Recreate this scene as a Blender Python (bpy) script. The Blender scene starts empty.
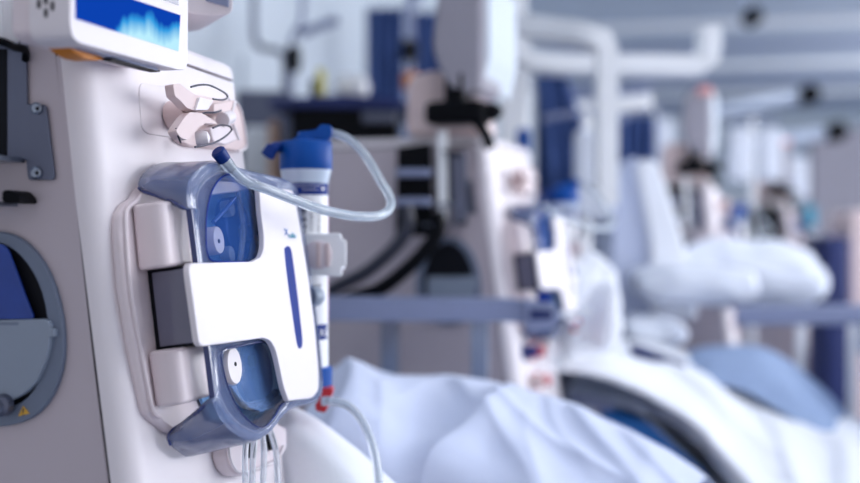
import bpy, bmesh, math, random
from mathutils import Vector, Matrix, noise
random.seed(7)
C = bpy.context.scene.collection
sc = bpy.context.scene

# ------------------------------------------------------------------ camera, world, lights
F = 1194.44; CX = 430.0; CY = 241.5
CAM = Vector((0, 0, 1.15))
cd = bpy.data.cameras.new('camera'); cam = bpy.data.objects.new('camera', cd); C.objects.link(cam)
cam.location = CAM; cam.rotation_euler = (math.pi/2, 0, 0)
cd.lens = 50; cd.sensor_width = 36; cd.clip_start = .05
cd.dof.use_dof = True; cd.dof.focus_distance = 1.16; cd.dof.aperture_fstop = 2.2
sc.camera = cam
w = bpy.data.worlds.new('world'); sc.world = w; w.use_nodes = True
bg = w.node_tree.nodes['Background']; bg.inputs[0].default_value = (.88, .90, 1.0, 1); bg.inputs[1].default_value = .5
sc.view_settings.view_transform = 'Standard'; sc.view_settings.look = 'None'
sc.view_settings.exposure = 0.27; sc.view_settings.gamma = 1; sc.view_settings.use_curve_mapping = False

K = .136
AL = math.atan(.216)
N0 = Vector((math.cos(AL), -math.sin(AL), 0)); U0 = Vector((math.sin(AL), math.cos(AL), 0))
M0 = Vector((-.2759, 1.056, 0))
NF = Vector((1, 0, K)).normalized(); VF = Vector((-K, 0, 1)).normalized()
def l2w(p): return M0 + N0*p[0] + U0*p[1] + Vector((0, 0, p[2]))
def w2l(p):
    d = Vector(p) - M0
    return Vector((d.dot(N0), d.dot(U0), d.z))
def at(px, py, Y): return CAM + Vector(((px-CX)/F, 1, -(py-CY)/F))*Y
def isect(px, py, p0, nn):
    o = w2l(CAM); d = w2l(CAM + Vector(((px-CX)/F, 1, -(py-CY)/F))) - o
    return o + d*((p0-o).dot(nn)/d.dot(nn))
def fp(px, py, n=0.0): return isect(px, py, Vector((0, 0, 1.15)) + NF*n, NF)       # on the sloped front
def sp(px, py, d=0.0): return isect(px, py, Vector((0, -.022-d, 0)), Vector((0, 1, 0)))  # on the side panel

def area(name, loc, aim, sx, sy, power, col):
    l = bpy.data.lights.new(name, 'AREA'); l.shape = 'RECTANGLE'; l.size = sx; l.size_y = sy
    l.energy = power; l.color = col
    o = bpy.data.objects.new(name, l); C.objects.link(o); o.location = loc
    o.rotation_euler = (Vector(aim)-Vector(loc)).to_track_quat('-Z', 'Y').to_euler()
    return o
WINCOL = (.97, .965, 1.0)
area('window_light', l2w((3.4, 1.3, 1.8)), l2w((0, .5, 1.1)), 1.8, 1.5, 38, WINCOL)
area('window_light', l2w((3.6, 3.9, 1.8)), l2w((0, 2.6, 1.1)), 2.2, 1.5, 50, WINCOL)
area('window_light', l2w((3.9, 5.6, 1.75)), l2w((0, 6, 1.1)), 2.6, 1.5, 42, WINCOL)
area('window_light', l2w((3.9, 9.6, 1.75)), l2w((0, 10, 1.1)), 2.6, 1.5, 75, WINCOL)
for n_, u_, e_ in ((.9, .35, 62), (1.3, 3.0, 40), (1.3, 5.8, 34)):
    area('ceiling_light', l2w((n_, u_, 2.74)), l2w((n_, u_, 0)) + Vector((0, .001, 0)), 1.2, .6, e_, (.88, .94, 1.0))

# ------------------------------------------------------------------ materials
def lin(c):
    return tuple((x/255/12.92 if x/255 <= .04045 else ((x/255+.055)/1.055)**2.4) for x in c)
def mat(name, rgb, rough=.45, metal=0, alpha=1, coat=0, var=.06, scale=18, bump=0, bscale=120, emit=0, trans=0, sheen=0, spec=.5, ior=1.5):
    m = bpy.data.materials.new(name); m.use_nodes = True; nt = m.node_tree; b = nt.nodes['Principled BSDF']
    c = lin(rgb)
    tc = nt.nodes.new('ShaderNodeTexCoord')
    no = nt.nodes.new('ShaderNodeTexNoise'); no.inputs['Scale'].default_value = scale; no.inputs['Detail'].default_value = 3
    nt.links.new(tc.outputs['Object'], no.inputs['Vector'])
    mx = nt.nodes.new('ShaderNodeMix'); mx.data_type = 'RGBA'
    mx.inputs[6].default_value = (*[v*(1-var) for v in c], 1); mx.inputs[7].default_value = (*[min(1, v*(1+var)) for v in c], 1)
    nt.links.new(no.outputs['Fac'], mx.inputs[0]); nt.links.new(mx.outputs[2], b.inputs['Base Color'])
    b.inputs['Roughness'].default_value = rough; b.inputs['Metallic'].default_value = metal
    b.inputs['Alpha'].default_value = alpha; b.inputs['Coat Weight'].default_value = coat
    b.inputs['Transmission Weight'].default_value = trans
    b.inputs['Specular IOR Level'].default_value = spec; b.inputs['IOR'].default_value = ior
    if sheen: b.inputs['Sheen Weight'].default_value = sheen
    if emit:
        nt.links.new(mx.outputs[2], b.inputs['Emission Color']); b.inputs['Emission Strength'].default_value = emit
    if bump:
        n2 = nt.nodes.new('ShaderNodeTexNoise'); n2.inputs['Scale'].default_value = bscale
        nt.links.new(tc.outputs['Object'], n2.inputs['Vector'])
        bp = nt.nodes.new('ShaderNodeBump'); bp.inputs['Strength'].default_value = bump; bp.inputs['Distance'].default_value = .002
        nt.links.new(n2.outputs['Fac'], bp.inputs['Height']); nt.links.new(bp.outputs[0], b.inputs['Normal'])
    return m
M = dict(
    white=mat('white_plastic', (235, 227, 230), .42, spec=.3, var=.015),
    panel=mat('grey_side_panel', (196, 184, 190), .5, var=.02, bump=.05, bscale=600),
    block=mat('cream_block_plastic', (230, 216, 219), .35, var=.015),
    pink=mat('pinkish_plastic', (222, 200, 198), .4, var=.03),
    dark=mat('dark_gap', (10, 12, 22), .6, spec=.2),
    display=mat('dark_display', (112, 112, 132), .22, var=.02, coat=.4),
    shell=mat('smoked_blue_plastic', (108, 120, 158), .18, alpha=.66, coat=.5, var=.03),
    shelledge=mat('deep_blue_edge', (44, 56, 112), .2, coat=.4),
    pane=mat('clear_blue_pane', (60, 104, 184), .12, alpha=.24, coat=0, spec=0),
    thinpane=mat('thin_blue_pane', (120, 160, 220), .1, alpha=.3, spec=.3),
    pocket=mat('blue_pump_pocket', (134, 184, 232), .3, var=.12, scale=30),
    slot=mat('violet_blue_slot', (34, 56, 136), .5, spec=.05),
    rotor=mat('blue_grey_rotor', (56, 92, 166), .25, metal=.3),
    cap=mat('blue_cap', (0, 76, 160), .45, spec=.25),
    capd=mat('dark_blue_cap', (2, 44, 118), .45, spec=.25),
    label=mat('paper_label', (250, 249, 250), .5, var=.01),
    bluelabel=mat('blue_label', (6, 44, 130), .5, spec=.2),
    ink=mat('label_ink', (60, 62, 84), .6),
    pinkline=mat('pink_line', (232, 150, 200), .6),
    fibre=mat('dialyzer_housing', (214, 226, 242), .15, coat=.6, alpha=.93),
    red=mat('red_clamp', (205, 20, 40), .35, coat=.2),
    tube=mat('clear_tubing', (238, 244, 250), .06, trans=.74, var=.01, ior=1.32),
    tubecore=mat('tubing_lumen', (226, 238, 246), .2, alpha=.35),
    steel=mat('steel', (150, 158, 172), .28, metal=1),
    wire=mat('spring_wire', (70, 70, 84), .3, metal=.9),
    bracket=mat('bracket_metal', (104, 108, 126), .38, metal=.75, bump=.1),
    ring=mat('grey_blue_ring', (112, 122, 142), .45),
    cup=mat('grey_cup', (142, 152, 168), .4),
    bluebag=mat('blue_bag', (34, 66, 150), .35, var=.25, scale=40, bump=.5, bscale=60),
    yellow=mat('warning_yellow', (222, 170, 60), .5),
    orange=mat('orange_handle', (216, 128, 24), .5),
    teal=mat('teal_ink', (40, 150, 180), .5), logoblue=mat('blue_ink', (60, 110, 190), .5),
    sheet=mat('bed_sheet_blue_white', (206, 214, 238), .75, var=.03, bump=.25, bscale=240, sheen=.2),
    wsheet=mat('bright_white_sheet', (244, 246, 252), .7, var=.01, bump=.2, bscale=240, sheen=.2),
    blanket=mat('pale_blue_blanket', (150, 170, 204), .8, var=.05, bump=.3, bscale=200),
    pillow=mat('pillow_cotton', (226, 230, 240), .75, var=.02, bump=.2, bscale=200),
    rail=mat('grey_armrest', (134, 142, 172), .4),
    navy=mat('navy_fabric', (26, 40, 96), .6, var=.25, scale=9),
    curtain=mat('blue_curtain', (72, 92, 142), .8, spec=.1, var=.35, scale=10),
    black=mat('black_plastic', (3, 4, 10), .5, spec=.12),
    cable=mat('black_hose', (40, 42, 58), .4),
    mattress=mat('grey_vinyl', (186, 196, 214), .4),
    bedblue=mat('bed_base_blue', (30, 120, 200), .4),
    frame=mat('painted_white_beam', (250, 250, 252), .4),
    wall=mat('wall_paint', (203, 211, 219), .7, var=.03, scale=2),
    ceiling=mat('ceiling_paint', (178, 188, 202), .7, var=.05, scale=1.5),
    floor=mat('vinyl_floor', (120, 132, 156), .3, var=.08, scale=4),
    tan=mat('tan_wood', (190, 152, 128), .5), yel=mat('yellow_label', (224, 214, 120), .5),
    glow=mat('lamp_panel', (244, 248, 255), .5, emit=.9), coral=mat('coral_lamp_cover', (226, 156, 150), .5), brown=mat('warm_grey_panel', (150, 146, 156), .6),
    winglow=mat('daylight_pane', (226, 238, 255), .3, emit=1.4),
)
def screen_mat():
    m = bpy.data.materials.new('screen_picture'); m.use_nodes = True; nt = m.node_tree; b = nt.nodes['Principled BSDF']
    tc = nt.nodes.new('ShaderNodeTexCoord'); mp = nt.nodes.new('ShaderNodeMapping')
    nt.links.new(tc.outputs['Object'], mp.inputs[0]); mp.inputs['Scale'].default_value = (22, 22, 6)
    wv = nt.nodes.new('ShaderNodeTexNoise'); wv.inputs['Scale'].default_value = 1.5; wv.inputs['Detail'].default_value = 5
    nt.links.new(mp.outputs[0], wv.inputs['Vector'])
    sep = nt.nodes.new('ShaderNodeSeparateXYZ'); nt.links.new(tc.outputs['Generated'], sep.inputs[0])
    def mth(op, a, b_=None):
        n = nt.nodes.new('ShaderNodeMath'); n.operation = op
        for i, v in ((0, a), (1, b_)):
            if v is None: continue
            if isinstance(v, (int, float)): n.inputs[i].default_value = v
            else: nt.links.new(v, n.inputs[i])
        return n.outputs[0]
    # the picture: a band of pale water filling the lower middle and right of the screen
    right = mth('SUBTRACT', sep.outputs[1], .40)
    r2 = mth('MINIMUM', mth('MULTIPLY', right, 4.0), .62)
    low = mth('MULTIPLY', mth('SUBTRACT', .42, sep.outputs[2]), 1.3)
    t = mth('ADD', mth('ADD', mth('MULTIPLY', mth('SUBTRACT', wv.outputs['Fac'], .5), 1.7), r2), low)
    cr = nt.nodes.new('ShaderNodeValToRGB'); nt.links.new(t, cr.inputs[0])
    e = cr.color_ramp; e.elements[0].position = .18; e.elements[0].color = (*lin((6, 62, 170)), 1)
    e.elements[1].position = .95; e.elements[1].color = (*lin((186, 236, 250)), 1)
    x = e.elements.new(.42); x.color = (*lin((50, 156, 222)), 1)
    nt.links.new(cr.outputs[0], b.inputs['Emission Color']); b.inputs['Emission Strength'].default_value = .85
    b.inputs['Base Color'].default_value = (*lin((6, 14, 40)), 1); b.inputs['Roughness'].default_value = .3; b.inputs['Specular IOR Level'].default_value = 0
    return m
M['screen'] = screen_mat()

# ------------------------------------------------------------------ builders
def link(name, verts, faces, m, parent=None, smooth=False, bevel=0, seg=2, sub=0, solid=0, off=-1, sharp=40):
    me = bpy.data.meshes.new(name); me.from_pydata([tuple(v) for v in verts], [], faces); me.update()
    b = bmesh.new(); b.from_mesh(me); bmesh.ops.recalc_face_normals(b, faces=b.faces); b.to_mesh(me); b.free()
    me.materials.append(M[m]); o = bpy.data.objects.new(name, me); C.objects.link(o)
    if smooth or bevel or sub:
        me.shade_smooth()
        if not sub: me.set_sharp_from_angle(angle=math.radians(sharp))
    if solid:
        d = o.modifiers.new('s', 'SOLIDIFY'); d.thickness = solid; d.offset = off
    if bevel:
        d = o.modifiers.new('b', 'BEVEL'); d.width = bevel; d.segments = seg; d.limit_method = 'ANGLE'; d.angle_limit = math.radians(35)
        d.harden_normals = True
    if sub:
        d = o.modifiers.new('u', 'SUBSURF'); d.levels = sub; d.render_levels = sub
    if parent is not None: o.parent = parent
    return o
def poly_pts(pts, d):
    n = len(pts); d = Vector(d)
    v = [Vector(p) for p in pts] + [Vector(p)+d for p in pts]
    f = [list(range(n)), list(range(2*n-1, n-1, -1))] + [[i, (i+1) % n, (i+1) % n+n, i+n] for i in range(n)]
    return v, f
def prism(name, pts, d, m, parent=None, bevel=0, seg=2, **k):
    v, f = poly_pts(pts, d)
    return link(name, v, f, m, parent, bevel=bevel, seg=seg, **k)
def box(name, lo, hi, m, parent=None, bevel=0, seg=2, mtx=None):
    (a, b_, c), (x, y, z) = lo, hi
    v = [Vector(p) for p in ((a, b_, c), (x, b_, c), (x, y, c), (a, y, c), (a, b_, z), (x, b_, z), (x, y, z), (a, y, z))]
    if mtx: v = [mtx @ p for p in v]
    f = [[0, 1, 2, 3], [4, 5, 6, 7], [0, 1, 5, 4], [1, 2, 6, 5], [2, 3, 7, 6], [3, 0, 4, 7]]
    return link(name, v, f, m, parent, bevel=bevel, seg=seg)
def cr(pts, sub=4, closed=False):
    P = [Vector(p) for p in pts]; n = len(P); out = []
    rng = n if closed else n-1
    for i in range(rng):
        g = (lambda j: P[j % n]) if closed else (lambda j: P[max(0, min(n-1, j))])
        a, b_, c, d = g(i-1), g(i), g(i+1), g(i+2)
        for s in range(sub):
            t = s/sub
            out.append(.5*((2*b_)+(c-a)*t+(2*a-5*b_+4*c-d)*t*t+(3*b_-a-3*c+d)*t**3))
    if not closed: out.append(P[-1])
    return out
def tube_geo(pts, r, sides=10, sub=5, closed=False, radii=None):
    P = cr(pts, sub, closed) if sub > 1 else [Vector(p) for p in pts]
    n = len(P); v = []; f = []; up = Vector((.13, .21, .97))
    for i, p in enumerate(P):
        a = P[(i-1) % n] if closed else P[max(0, i-1)]; b_ = P[(i+1) % n] if closed else P[min(n-1, i+1)]
        t = (b_-a).normalized(); x = t.cross(up)
        if x.length < 1e-4: x = t.cross(Vector((1, 0, 0)))
        x.normalize(); y = x.cross(t).normalized(); up = y
        rr = r if radii is None else radii(i/(n-1))
        for s in range(sides):
            q = 2*math.pi*s/sides; v.append(p+x*math.cos(q)*rr+y*math.sin(q)*rr)
    R = n if closed else n-1
    for i in range(R):
        for s in range(sides):
            f.append([i*sides+s, i*sides+(s+1) % sides, ((i+1) % n)*sides+(s+1) % sides, ((i+1) % n)*sides+s])
    if not closed: f += [list(range(sides)), list(range(n*sides-1, (n-1)*sides-1, -1))]
    return v, f
def tube(name, pts, r, m, parent=None, sides=10, sub=5, closed=False, radii=None):
    v, f = tube_geo(pts, r, sides, sub, closed, radii)
    return link(name, v, f, m, parent, smooth=True, sharp=60)
def lathe(name, prof, p0, axis, m, parent=None, sides=28, sharp=35, bevel=0):
    ax = Vector(axis).normalized(); x = ax.cross(Vector((0, 0, 1)))
    if x.length < 1e-3: x = Vector((1, 0, 0))
    x.normalize(); y = ax.cross(x); v = []; f = []; p0 = Vector(p0)
    for h, r in prof:
        for s in range(sides):
            q = 2*math.pi*s/sides; v.append(p0+ax*h+(x*math.cos(q)+y*math.sin(q))*max(r, 1e-5))
    for i in range(len(prof)-1):
        for s in range(sides): f.append([i*sides+s, i*sides+(s+1) % sides, (i+1)*sides+(s+1) % sides, (i+1)*sides+s])
    f += [list(range(sides)), list(range(len(prof)*sides-1, (len(prof)-1)*sides-1, -1))]
    return link(name, v, f, m, parent, smooth=True, sharp=sharp, bevel=bevel)
def text(name, s, size, mtx, m, parent=None, depth=.0003):
    cu = bpy.data.curves.new(name, 'FONT'); cu.body = s; cu.size = size; cu.extrude = depth; cu.align_x = 'CENTER'; cu.align_y = 'CENTER'
    t = bpy.data.objects.new(name, cu); C.objects.link(t)
    me = bpy.data.meshes.new_from_object(t.evaluated_get(bpy.context.evaluated_depsgraph_get()))
    C.objects.unlink(t); bpy.data.objects.remove(t); me.transform(mtx); me.materials.clear(); me.materials.append(M[m])
    o = bpy.data.objects.new(name, me); C.objects.link(o)
    if parent is not None: o.parent = parent
    return o
def basis(o, x, y, z):
    return Matrix(((x[0], y[0], z[0], o[0]), (x[1], y[1], z[1], o[1]), (x[2], y[2], z[2], o[2]), (0, 0, 0, 1)))
def tag(o, label, cat, group=None, kind=None):
    o['label'] = label; o['category'] = cat
    if group: o['group'] = group
    if kind: o['kind'] = kind
    return o
def empty(name, loc, rz=0):
    e = bpy.data.objects.new(name, None); e.empty_display_size = .05; C.objects.link(e)
    e.location = loc; e.rotation_euler = (0, 0, rz); return e
def struct(o): o['kind'] = 'structure'; return o
def copy_tree(o, parent=None):
    c = o.copy(); C.objects.link(c); c.parent = parent
    for ch in list(o.children): copy_tree(ch, c)
    return c
def roundpoly(pts, r, k=4):
    out = []; n = len(pts); P = [Vector(p) for p in pts]
    rs = r if isinstance(r, (list, tuple)) else [r]*n
    for i in range(n):
        a, b_, c = P[i-1], P[i], P[(i+1) % n]
        d1 = a-b_; d2 = c-b_; rr = min(rs[i], d1.length*.48, d2.length*.48)
        if rr <= 0: out.append(b_); continue
        s = b_+d1.normalized()*rr; e = b_+d2.normalized()*rr
        for j in range(k+1):
            t = j/k; out.append(s*(1-t)**2+b_*2*t*(1-t)+e*t*t)
    return out

# ------------------------------------------------------------------ the room
def wpoly(name, pts, d, m): return struct(prism(name, [l2w(p) for p in pts], d, m))
NW, NR, U1, U2, ZC = -1.12, 4.6, -1.6, 15.0, 2.8
wpoly('floor', [(NW, U1, 0), (NR, U1, 0), (NR, U2, 0), (NW, U2, 0)], (0, 0, -.1), 'floor')
wpoly('ceiling', [(NW, U1, ZC), (NR, U1, ZC), (NR, U2, ZC), (NW, U2, ZC)], (0, 0, .1), 'ceiling')
wpoly('wall_left', [(NW, U1, 0), (NW, U2, 0), (NW, U2, ZC), (NW, U1, ZC)], -N0*.1, 'wall')
wpoly('wall_far', [(NW, U2, 0), (NR, U2, 0), (NR, U2, ZC), (NW, U2, ZC)], U0*.1, 'wall')
# right wall: solid below and above a band of windows
wpoly('wall_right', [(NR, U1, 0), (NR, U2, 0), (NR, U2, .9), (NR, U1, .9)], N0*.1, 'wall')
wpoly('wall_right', [(NR, U1, 2.45), (NR, U2, 2.45), (NR, U2, ZC), (NR, U1, ZC)], N0*.1, 'wall')
for i in range(6):
    u = -1.4+i*2.75
    wpoly('window_%d' % (i+1), [(NR+.05, u, .9), (NR+.05, u+2.5, .9), (NR+.05, u+2.5, 2.45), (NR+.05, u, 2.45)], N0*.01, 'winglow')
    wpoly('trim_%d' % (i+1), [(NR, u+2.5, .9), (NR, u+2.75, .9), (NR, u+2.75, 2.45), (NR, u+2.5, 2.45)], N0*.1, 'frame')
# ceiling joints and lamps
for i, u in enumerate((8.2, 9.3, 10.4, 11.5, 12.6, 13.7)):
    wpoly('trim_%d' % (20+i), [(NW, u, ZC-.03), (NR, u, ZC-.03), (NR, u+.16, ZC-.03), (NW, u+.16, ZC-.03)], (0, 0, .03), 'rail' if i % 2 else 'frame')
for i, (n_, u_) in enumerate(((.9, .35), (1.3, 3.0), (1.3, 5.8))):
    L = empty('ceiling_lamp', l2w((n_, u_, ZC-.06)), -AL)
    box('lamp_housing', (-.63, -.33, .0), (.63, .33, .06), 'frame', L, .01)
    box('lamp_diffuser', (-.58, -.28, -.006), (.58, .28, .002), 'glow', L)
    tag(L, ['rectangular ceiling lamp straight above the nearest dialysis machine', 'rectangular ceiling lamp above the second bed', 'rectangular ceiling lamp above the third machine',
            'rectangular ceiling lamp in the middle of the ward', 'rectangular ceiling lamp near the far wall'][i],
        'lamp', 'ceiling lamps')

# ------------------------------------------------------------------ the dialysis machine (local frame: x out, y along the front, z up)
W = .352; ZT = 1.356
def xf(z): return -K*(z-1.15)
def section(z, inset=0, ysh=0):
    x = xf(z); r = .022
    pts = []
    for a in range(0, 91, 15):     # near corner
        q = math.radians(a); pts.append(Vector((x-r+r*math.sin(q)-inset, -r+ r - r*math.cos(q) + 0 + inset*(1-a/90), z)))
    r2 = .015
    for a in range(0, 91, 30):
        q = math.radians(a); pts.append(Vector((x-r2+r2*math.cos(q)-inset, W-r2+r2*math.sin(q)-inset, z)))
    return pts
def cover(name, zs, back, m, parent, insets=None):
    v = []; f = []; secs = []
    for i, z in enumerate(zs):
        s = section(z, insets[i] if insets else 0)
        s = [Vector((s[0].x-.002, s[0].y, z))] + s + [Vector((back+xf(z), W, z)), Vector((back+xf(z), -.010, z)), Vector((s[0].x-.002, -.010, z))]
        secs.append(s)
    n = len(secs[0])
    for s in secs: v += s
    for i in range(len(zs)-1):
        for j in range(n): f.append([i*n+j, i*n+(j+1) % n, (i+1)*n+(j+1) % n, (i+1)*n+j])
    f += [list(range(n)), list(range(len(zs)*n-1, (len(zs)-1)*n-1, -1))]
    return link(name, v, f, m, parent, smooth=True, sharp=30)

def P(lst, n): return [fp(x, y, n) for x, y in lst]
def build_machine():
    R = empty('dialysis_machine', M0, -AL)
    cover('front_cover', [.14, .5, .9, 1.1, 1.25, 1.335], -.06, 'white', R)
    cover('top_lid', [1.3385, 1.348, 1.353, 1.356], -.40, 'white', R, [0, 0, .0015, .005])
    box('chassis', (-.43, -.018, .10), (-.065, W-.004, 1.339), 'dark', R)
    # side panels, near one seen from the camera
    for ys, nm in ((-.0215, 'side_panel'), (W-.003, 'side_panel')):
        pr = [Vector((xf(z)-.0256, ys, z)) for z in (.12, .5, .9, 1.336)] + [Vector((-.44, ys, 1.336)), Vector((-.44, ys, .12))]
        s = prism(nm, pr, (0, .004, 0), 'panel', R, bevel=.0015)
        if ys < 0:
            prism('panel_seam', [Vector((xf(z)+dx, -.0213, z)) for z, dx in ((.13, -.0262), (1.33, -.0262), (1.33, -.0222), (.13, -.0222))], (0, .001, 0), 'dark', s)
            # vertical crease in the panel
            prism('panel_crease', [sp(x, y, .0003) for x, y in ((56, 56), (60, 56), (85, 290), (107, 483), (103, 483), (81, 290))], (0, .001, 0), 'panel', s)
            # lower service door
            prism('service_door', [Vector((x, -.0222, z)) for x, z in ((-.40, .18), (-.12, .18), (-.12, .90), (-.40, .90))], (0, .002, 0), 'panel', s, bevel=.001)
            lathe('door_lock', [(0, .009), (.003, .009), (.004, .006)], (-.145, -.022, .82), (0, -1, 0), 'bracket', s, 16)
    box('base', (-.46, -.03, .07), (.16, W+.01, .14), 'rail', R, .01)
    for cx_, cy_ in ((-.42, .0), (-.42, W-.03), (.12, .0), (.12, W-.03)):
        wl = lathe('castor', [(-.012, .0), (-.012, .03), (-.008, .036), (.008, .036), (.012, .03), (.012, 0)], (cx_, cy_, .036), (0, 1, 0), 'black', R, 20)
    # ---- blood module on the front
    fr = P([(141, 190), (137, 197), (127, 204), (122, 214), (122, 233), (126.5, 285), (136, 345), (144, 386), (150, 413), (157, 420), (171, 431), (200, 442), (262, 425), (306, 402), (308, 330), (300, 250), (291, 200), (262, 180), (200, 168), (155, 176)], .010)
    prism('module_frame', fr, -NF*.012, 'block', R, bevel=.005, seg=3)
    g = [fp(x, y, .0112) for x, y in ((141, 194), (138, 200), (130, 206), (126, 214), (126, 233), (130, 285), (139, 340), (147.5, 385), (153, 410), (160, 417))]
    tube('frame_bead', g, .0022, 'block', R, 8, 4)
    # cream blocks left of the door, near faces turned to the viewer
    def blk(name, top, bot, n1, m, parent, r=.008, xr=.05):
        (ax, ay), (bx, by) = top, bot      # left edge px at n=.012
        A = fp(ax, ay, .011); B = fp(bx, by, .011)
        pts = []
        out = []
        for (Q, s) in ((A, 1), (B, -1)):
            q0 = Q; q3 = Q + Vector((0, xr, 0))
            sec = [q0, q0+NF*(n1-.010)]
            c = q0+NF*n1
            for t in (0, .25, .5, .75, 1):
                p0_, p1_, p2_ = q0+NF*(n1-.012), c, c+Vector((0, .016, 0))
                pts.append(p0_*(1-t)**2+p1_*2*t*(1-t)+p2_*t*t)
            pts += [c+Vector((0, xr, 0)), q3, q0]
            out.append(pts); pts = []
        n = len(out[0]); v = out[0]+out[1]
        f = [list(range(n)), list(range(2*n-1, n-1, -1))]+[[i, (i+1) % n, (i+1) % n+n, i+n] for i in range(n)]
        return link(name, v, f, m, parent, bevel=.004 if r > .005 else .001, seg=3, smooth=True)
    blk('pump_side_block', (131, 205), (137.5, 271), .031, 'block', R, xr=.07)
    lb = blk('pump_side_block', (147, 352), (155, 408), .029, 'block', R, xr=.06)
    # dark display block
    A, B = fp(149, 273, .012), fp(157.5, 347.5, .012)
    v, f = poly_pts([A+NF*.002, A+NF*.035, B+NF*.035, B+NF*.002], (0, .035, 0))
    link('display_block', v, f, 'display', R, bevel=.0012)
    up_ = (A-B).normalized()
    prism('display_gap', [A+up_*.002-NF*.006+Vector((0, .0012, 0)), A+up_*.002+NF*.0345+Vector((0, .0012, 0)), B-up_*.002+NF*.0345+Vector((0, .0012, 0)), B-up_*.002-NF*.006+Vector((0, .0012, 0))], (0, .03, 0), 'dark', R)
    # ---- smoked blue door
    nF, nB = .058, .011
    Fp = [(182.5, 210), (181, 194), (184, 179), (195, 167), (212, 160.5), (229, 165), (252, 171.5), (280, 178), (291, 185.5), (295.5, 197), (306, 267), (313.5, 320), (318.5, 370), (319.5, 388), (316, 400), (302, 406), (289, 410), (279, 418), (268, 432), (253, 442.5), (238, 441), (223, 431), (212, 416), (206.5, 401)]
    Bp = {0: (142, 191), 1: (138, 185), 2: (142.8, 173.5), 3: (156, 164.5), 4: (172, 162.5), 23: (172, 430), 22: (168, 437), 21: (170.5, 445), 20: (179, 452), 19: (192, 456.5)}
    Fl = [fp(x, y, nF-.006) for x, y in Fp]; Bl = []
    for i, p in enumerate(Fl):
        Bl.append(fp(*Bp[i], nB) if i in Bp else p-NF*(nF-.006-nB)+(Vector((0, -.012, 0)) if i == 18 else Vector()))
    Fl = cr(Fl, 3); Bl = cr(Bl, 3); n = len(Fl)
    cen = fp(250, 300, nF)
    def inset(L, d):
        out = []
        for i, p in enumerate(L):
            t = (L[min(n-1, i+1)]-L[max(0, i-1)]).normalized(); nn = t.cross(NF).normalized()
            if nn.dot(cen-p) < 0 and i not in range(44, 60): nn = -nn
            out.append(p+nn*d)
        return out
    # orientation-consistent inset
    def inset2(L, d):
        area_ = sum(((L[i]-cen).cross(L[(i+1) % n]-cen)).dot(NF) for i in range(n)); s = 1 if area_ > 0 else -1
        return [p+NF.cross((L[min(n-1, i+1)]-L[max(0, i-1)]).normalized())*d*s for i, p in enumerate(L)]
    rings = [[p+NF*.006 for p in inset2(Fl, .005)], [p+NF*.0045 for p in inset2(Fl, .0018)], Fl]
    for t in (.33, .66, 1): rings.append([Fl[i].lerp(Bl[i], t) for i in range(n)])
    bm = bmesh.new(); V = [[bm.verts.new(p) for p in r] for r in rings]
    for a in range(len(rings)-1):
        for i in range(n-1): bm.faces.new((V[a][i], V[a][i+1], V[a+1][i+1], V[a+1][i]))
    bm.edges.index_update()
    top = V[0]; edges = []
    for i in range(n):
        a, b_ = top[i], top[(i+1) % n]; e = bm.edges.get((a, b_)) or bm.edges.new((a, b_)); edges.append(e)
    up_hole = [(206.5, 252), (205.5, 232), (206.5, 212), (211, 192.5), (219, 179.5), (229, 174), (242, 175.5), (251, 184), (257.5, 198), (261, 215), (263, 233), (263, 249), (259.5, 258), (252, 261.5), (228, 262), (212, 261)]
    lo_hole = [(222, 352), (240, 346), (262, 342), (270, 345), (275, 354), (278.5, 368), (282, 385), (288, 399), (281, 405), (273, 419), (262, 428), (250, 422), (237.5, 408), (228, 388), (223, 370)]
    holes = []
    for h in (up_hole, lo_hole):
        hv = [bm.verts.new(p) for p in cr([fp(x, y, nF) for x, y in h], 2, True)]
        for i in range(len(hv)): edges.append(bm.edges.new((hv[i], hv[(i+1) % len(hv)])))
        holes.append(hv)
    res = bmesh.ops.triangle_fill(bm, use_beauty=True, use_dissolve=False, edges=edges, normal=NF)
    # drop any triangles inside the holes
    def inside(pt, poly):
        x, y = pt; c = False
        for i in range(len(poly)):
            (x1, y1), (x2, y2) = poly[i-1], poly[i]
            if (y1 > y) != (y2 > y) and x < (x2-x1)*(y-y1)/(y2-y1)+x1: c = not c
        return c
    hp = [[(v.co.y, v.co.z) for v in hv] for hv in holes]
    kill = [g_ for g_ in res['geom'] if isinstance(g_, bmesh.types.BMFace) and any(inside((g_.calc_center_median().y, g_.calc_center_median().z), h) for h in hp)]
    if kill: bmesh.ops.delete(bm, geom=kill, context='FACES_ONLY')
    bmesh.ops.recalc_face_normals(bm, faces=bm.faces)
    me = bpy.data.meshes.new('pump_door'); bm.to_mesh(me); bm.free(); me.shade_smooth(); me.set_sharp_from_angle(angle=math.radians(32)); me.materials.append(M['shell'])
    door = bpy.data.objects.new('pump_door', me); C.objects.link(door); door.parent = R
    d = door.modifiers.new('s', 'SOLIDIFY'); d.thickness = .0028; d.offset = -1
    # dark cut edges
    T0, T1 = rings[0][0], rings[0][-1]; eL = [T0-NF*.003, T1-NF*.003]
    prism('door_edge', [T0+NF*.0004, T1+NF*.0004, T1-NF*.0052, T0-NF*.0052], (0, .0024, 0), 'shelledge', door, bevel=.0006)
    tube('door_edge', Bl[:3][::-1]+[fp(x, y, nb) for x, y, nb in ((147, 193, .018), (158, 196, .028), (170, 200, .04), (178, 205, .05))]+[eL[0]], .0016, 'shelledge', door, 8, 3)
    tube('door_edge', [Bl[-7], Bl[-4], Bl[-1]]+[fp(x, y, nb) for x, y, nb in ((181, 424, .02), (191, 417, .032), (199, 411, .043))]+[eL[-1]], .0014, 'shelledge', door, 8, 3)
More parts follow.
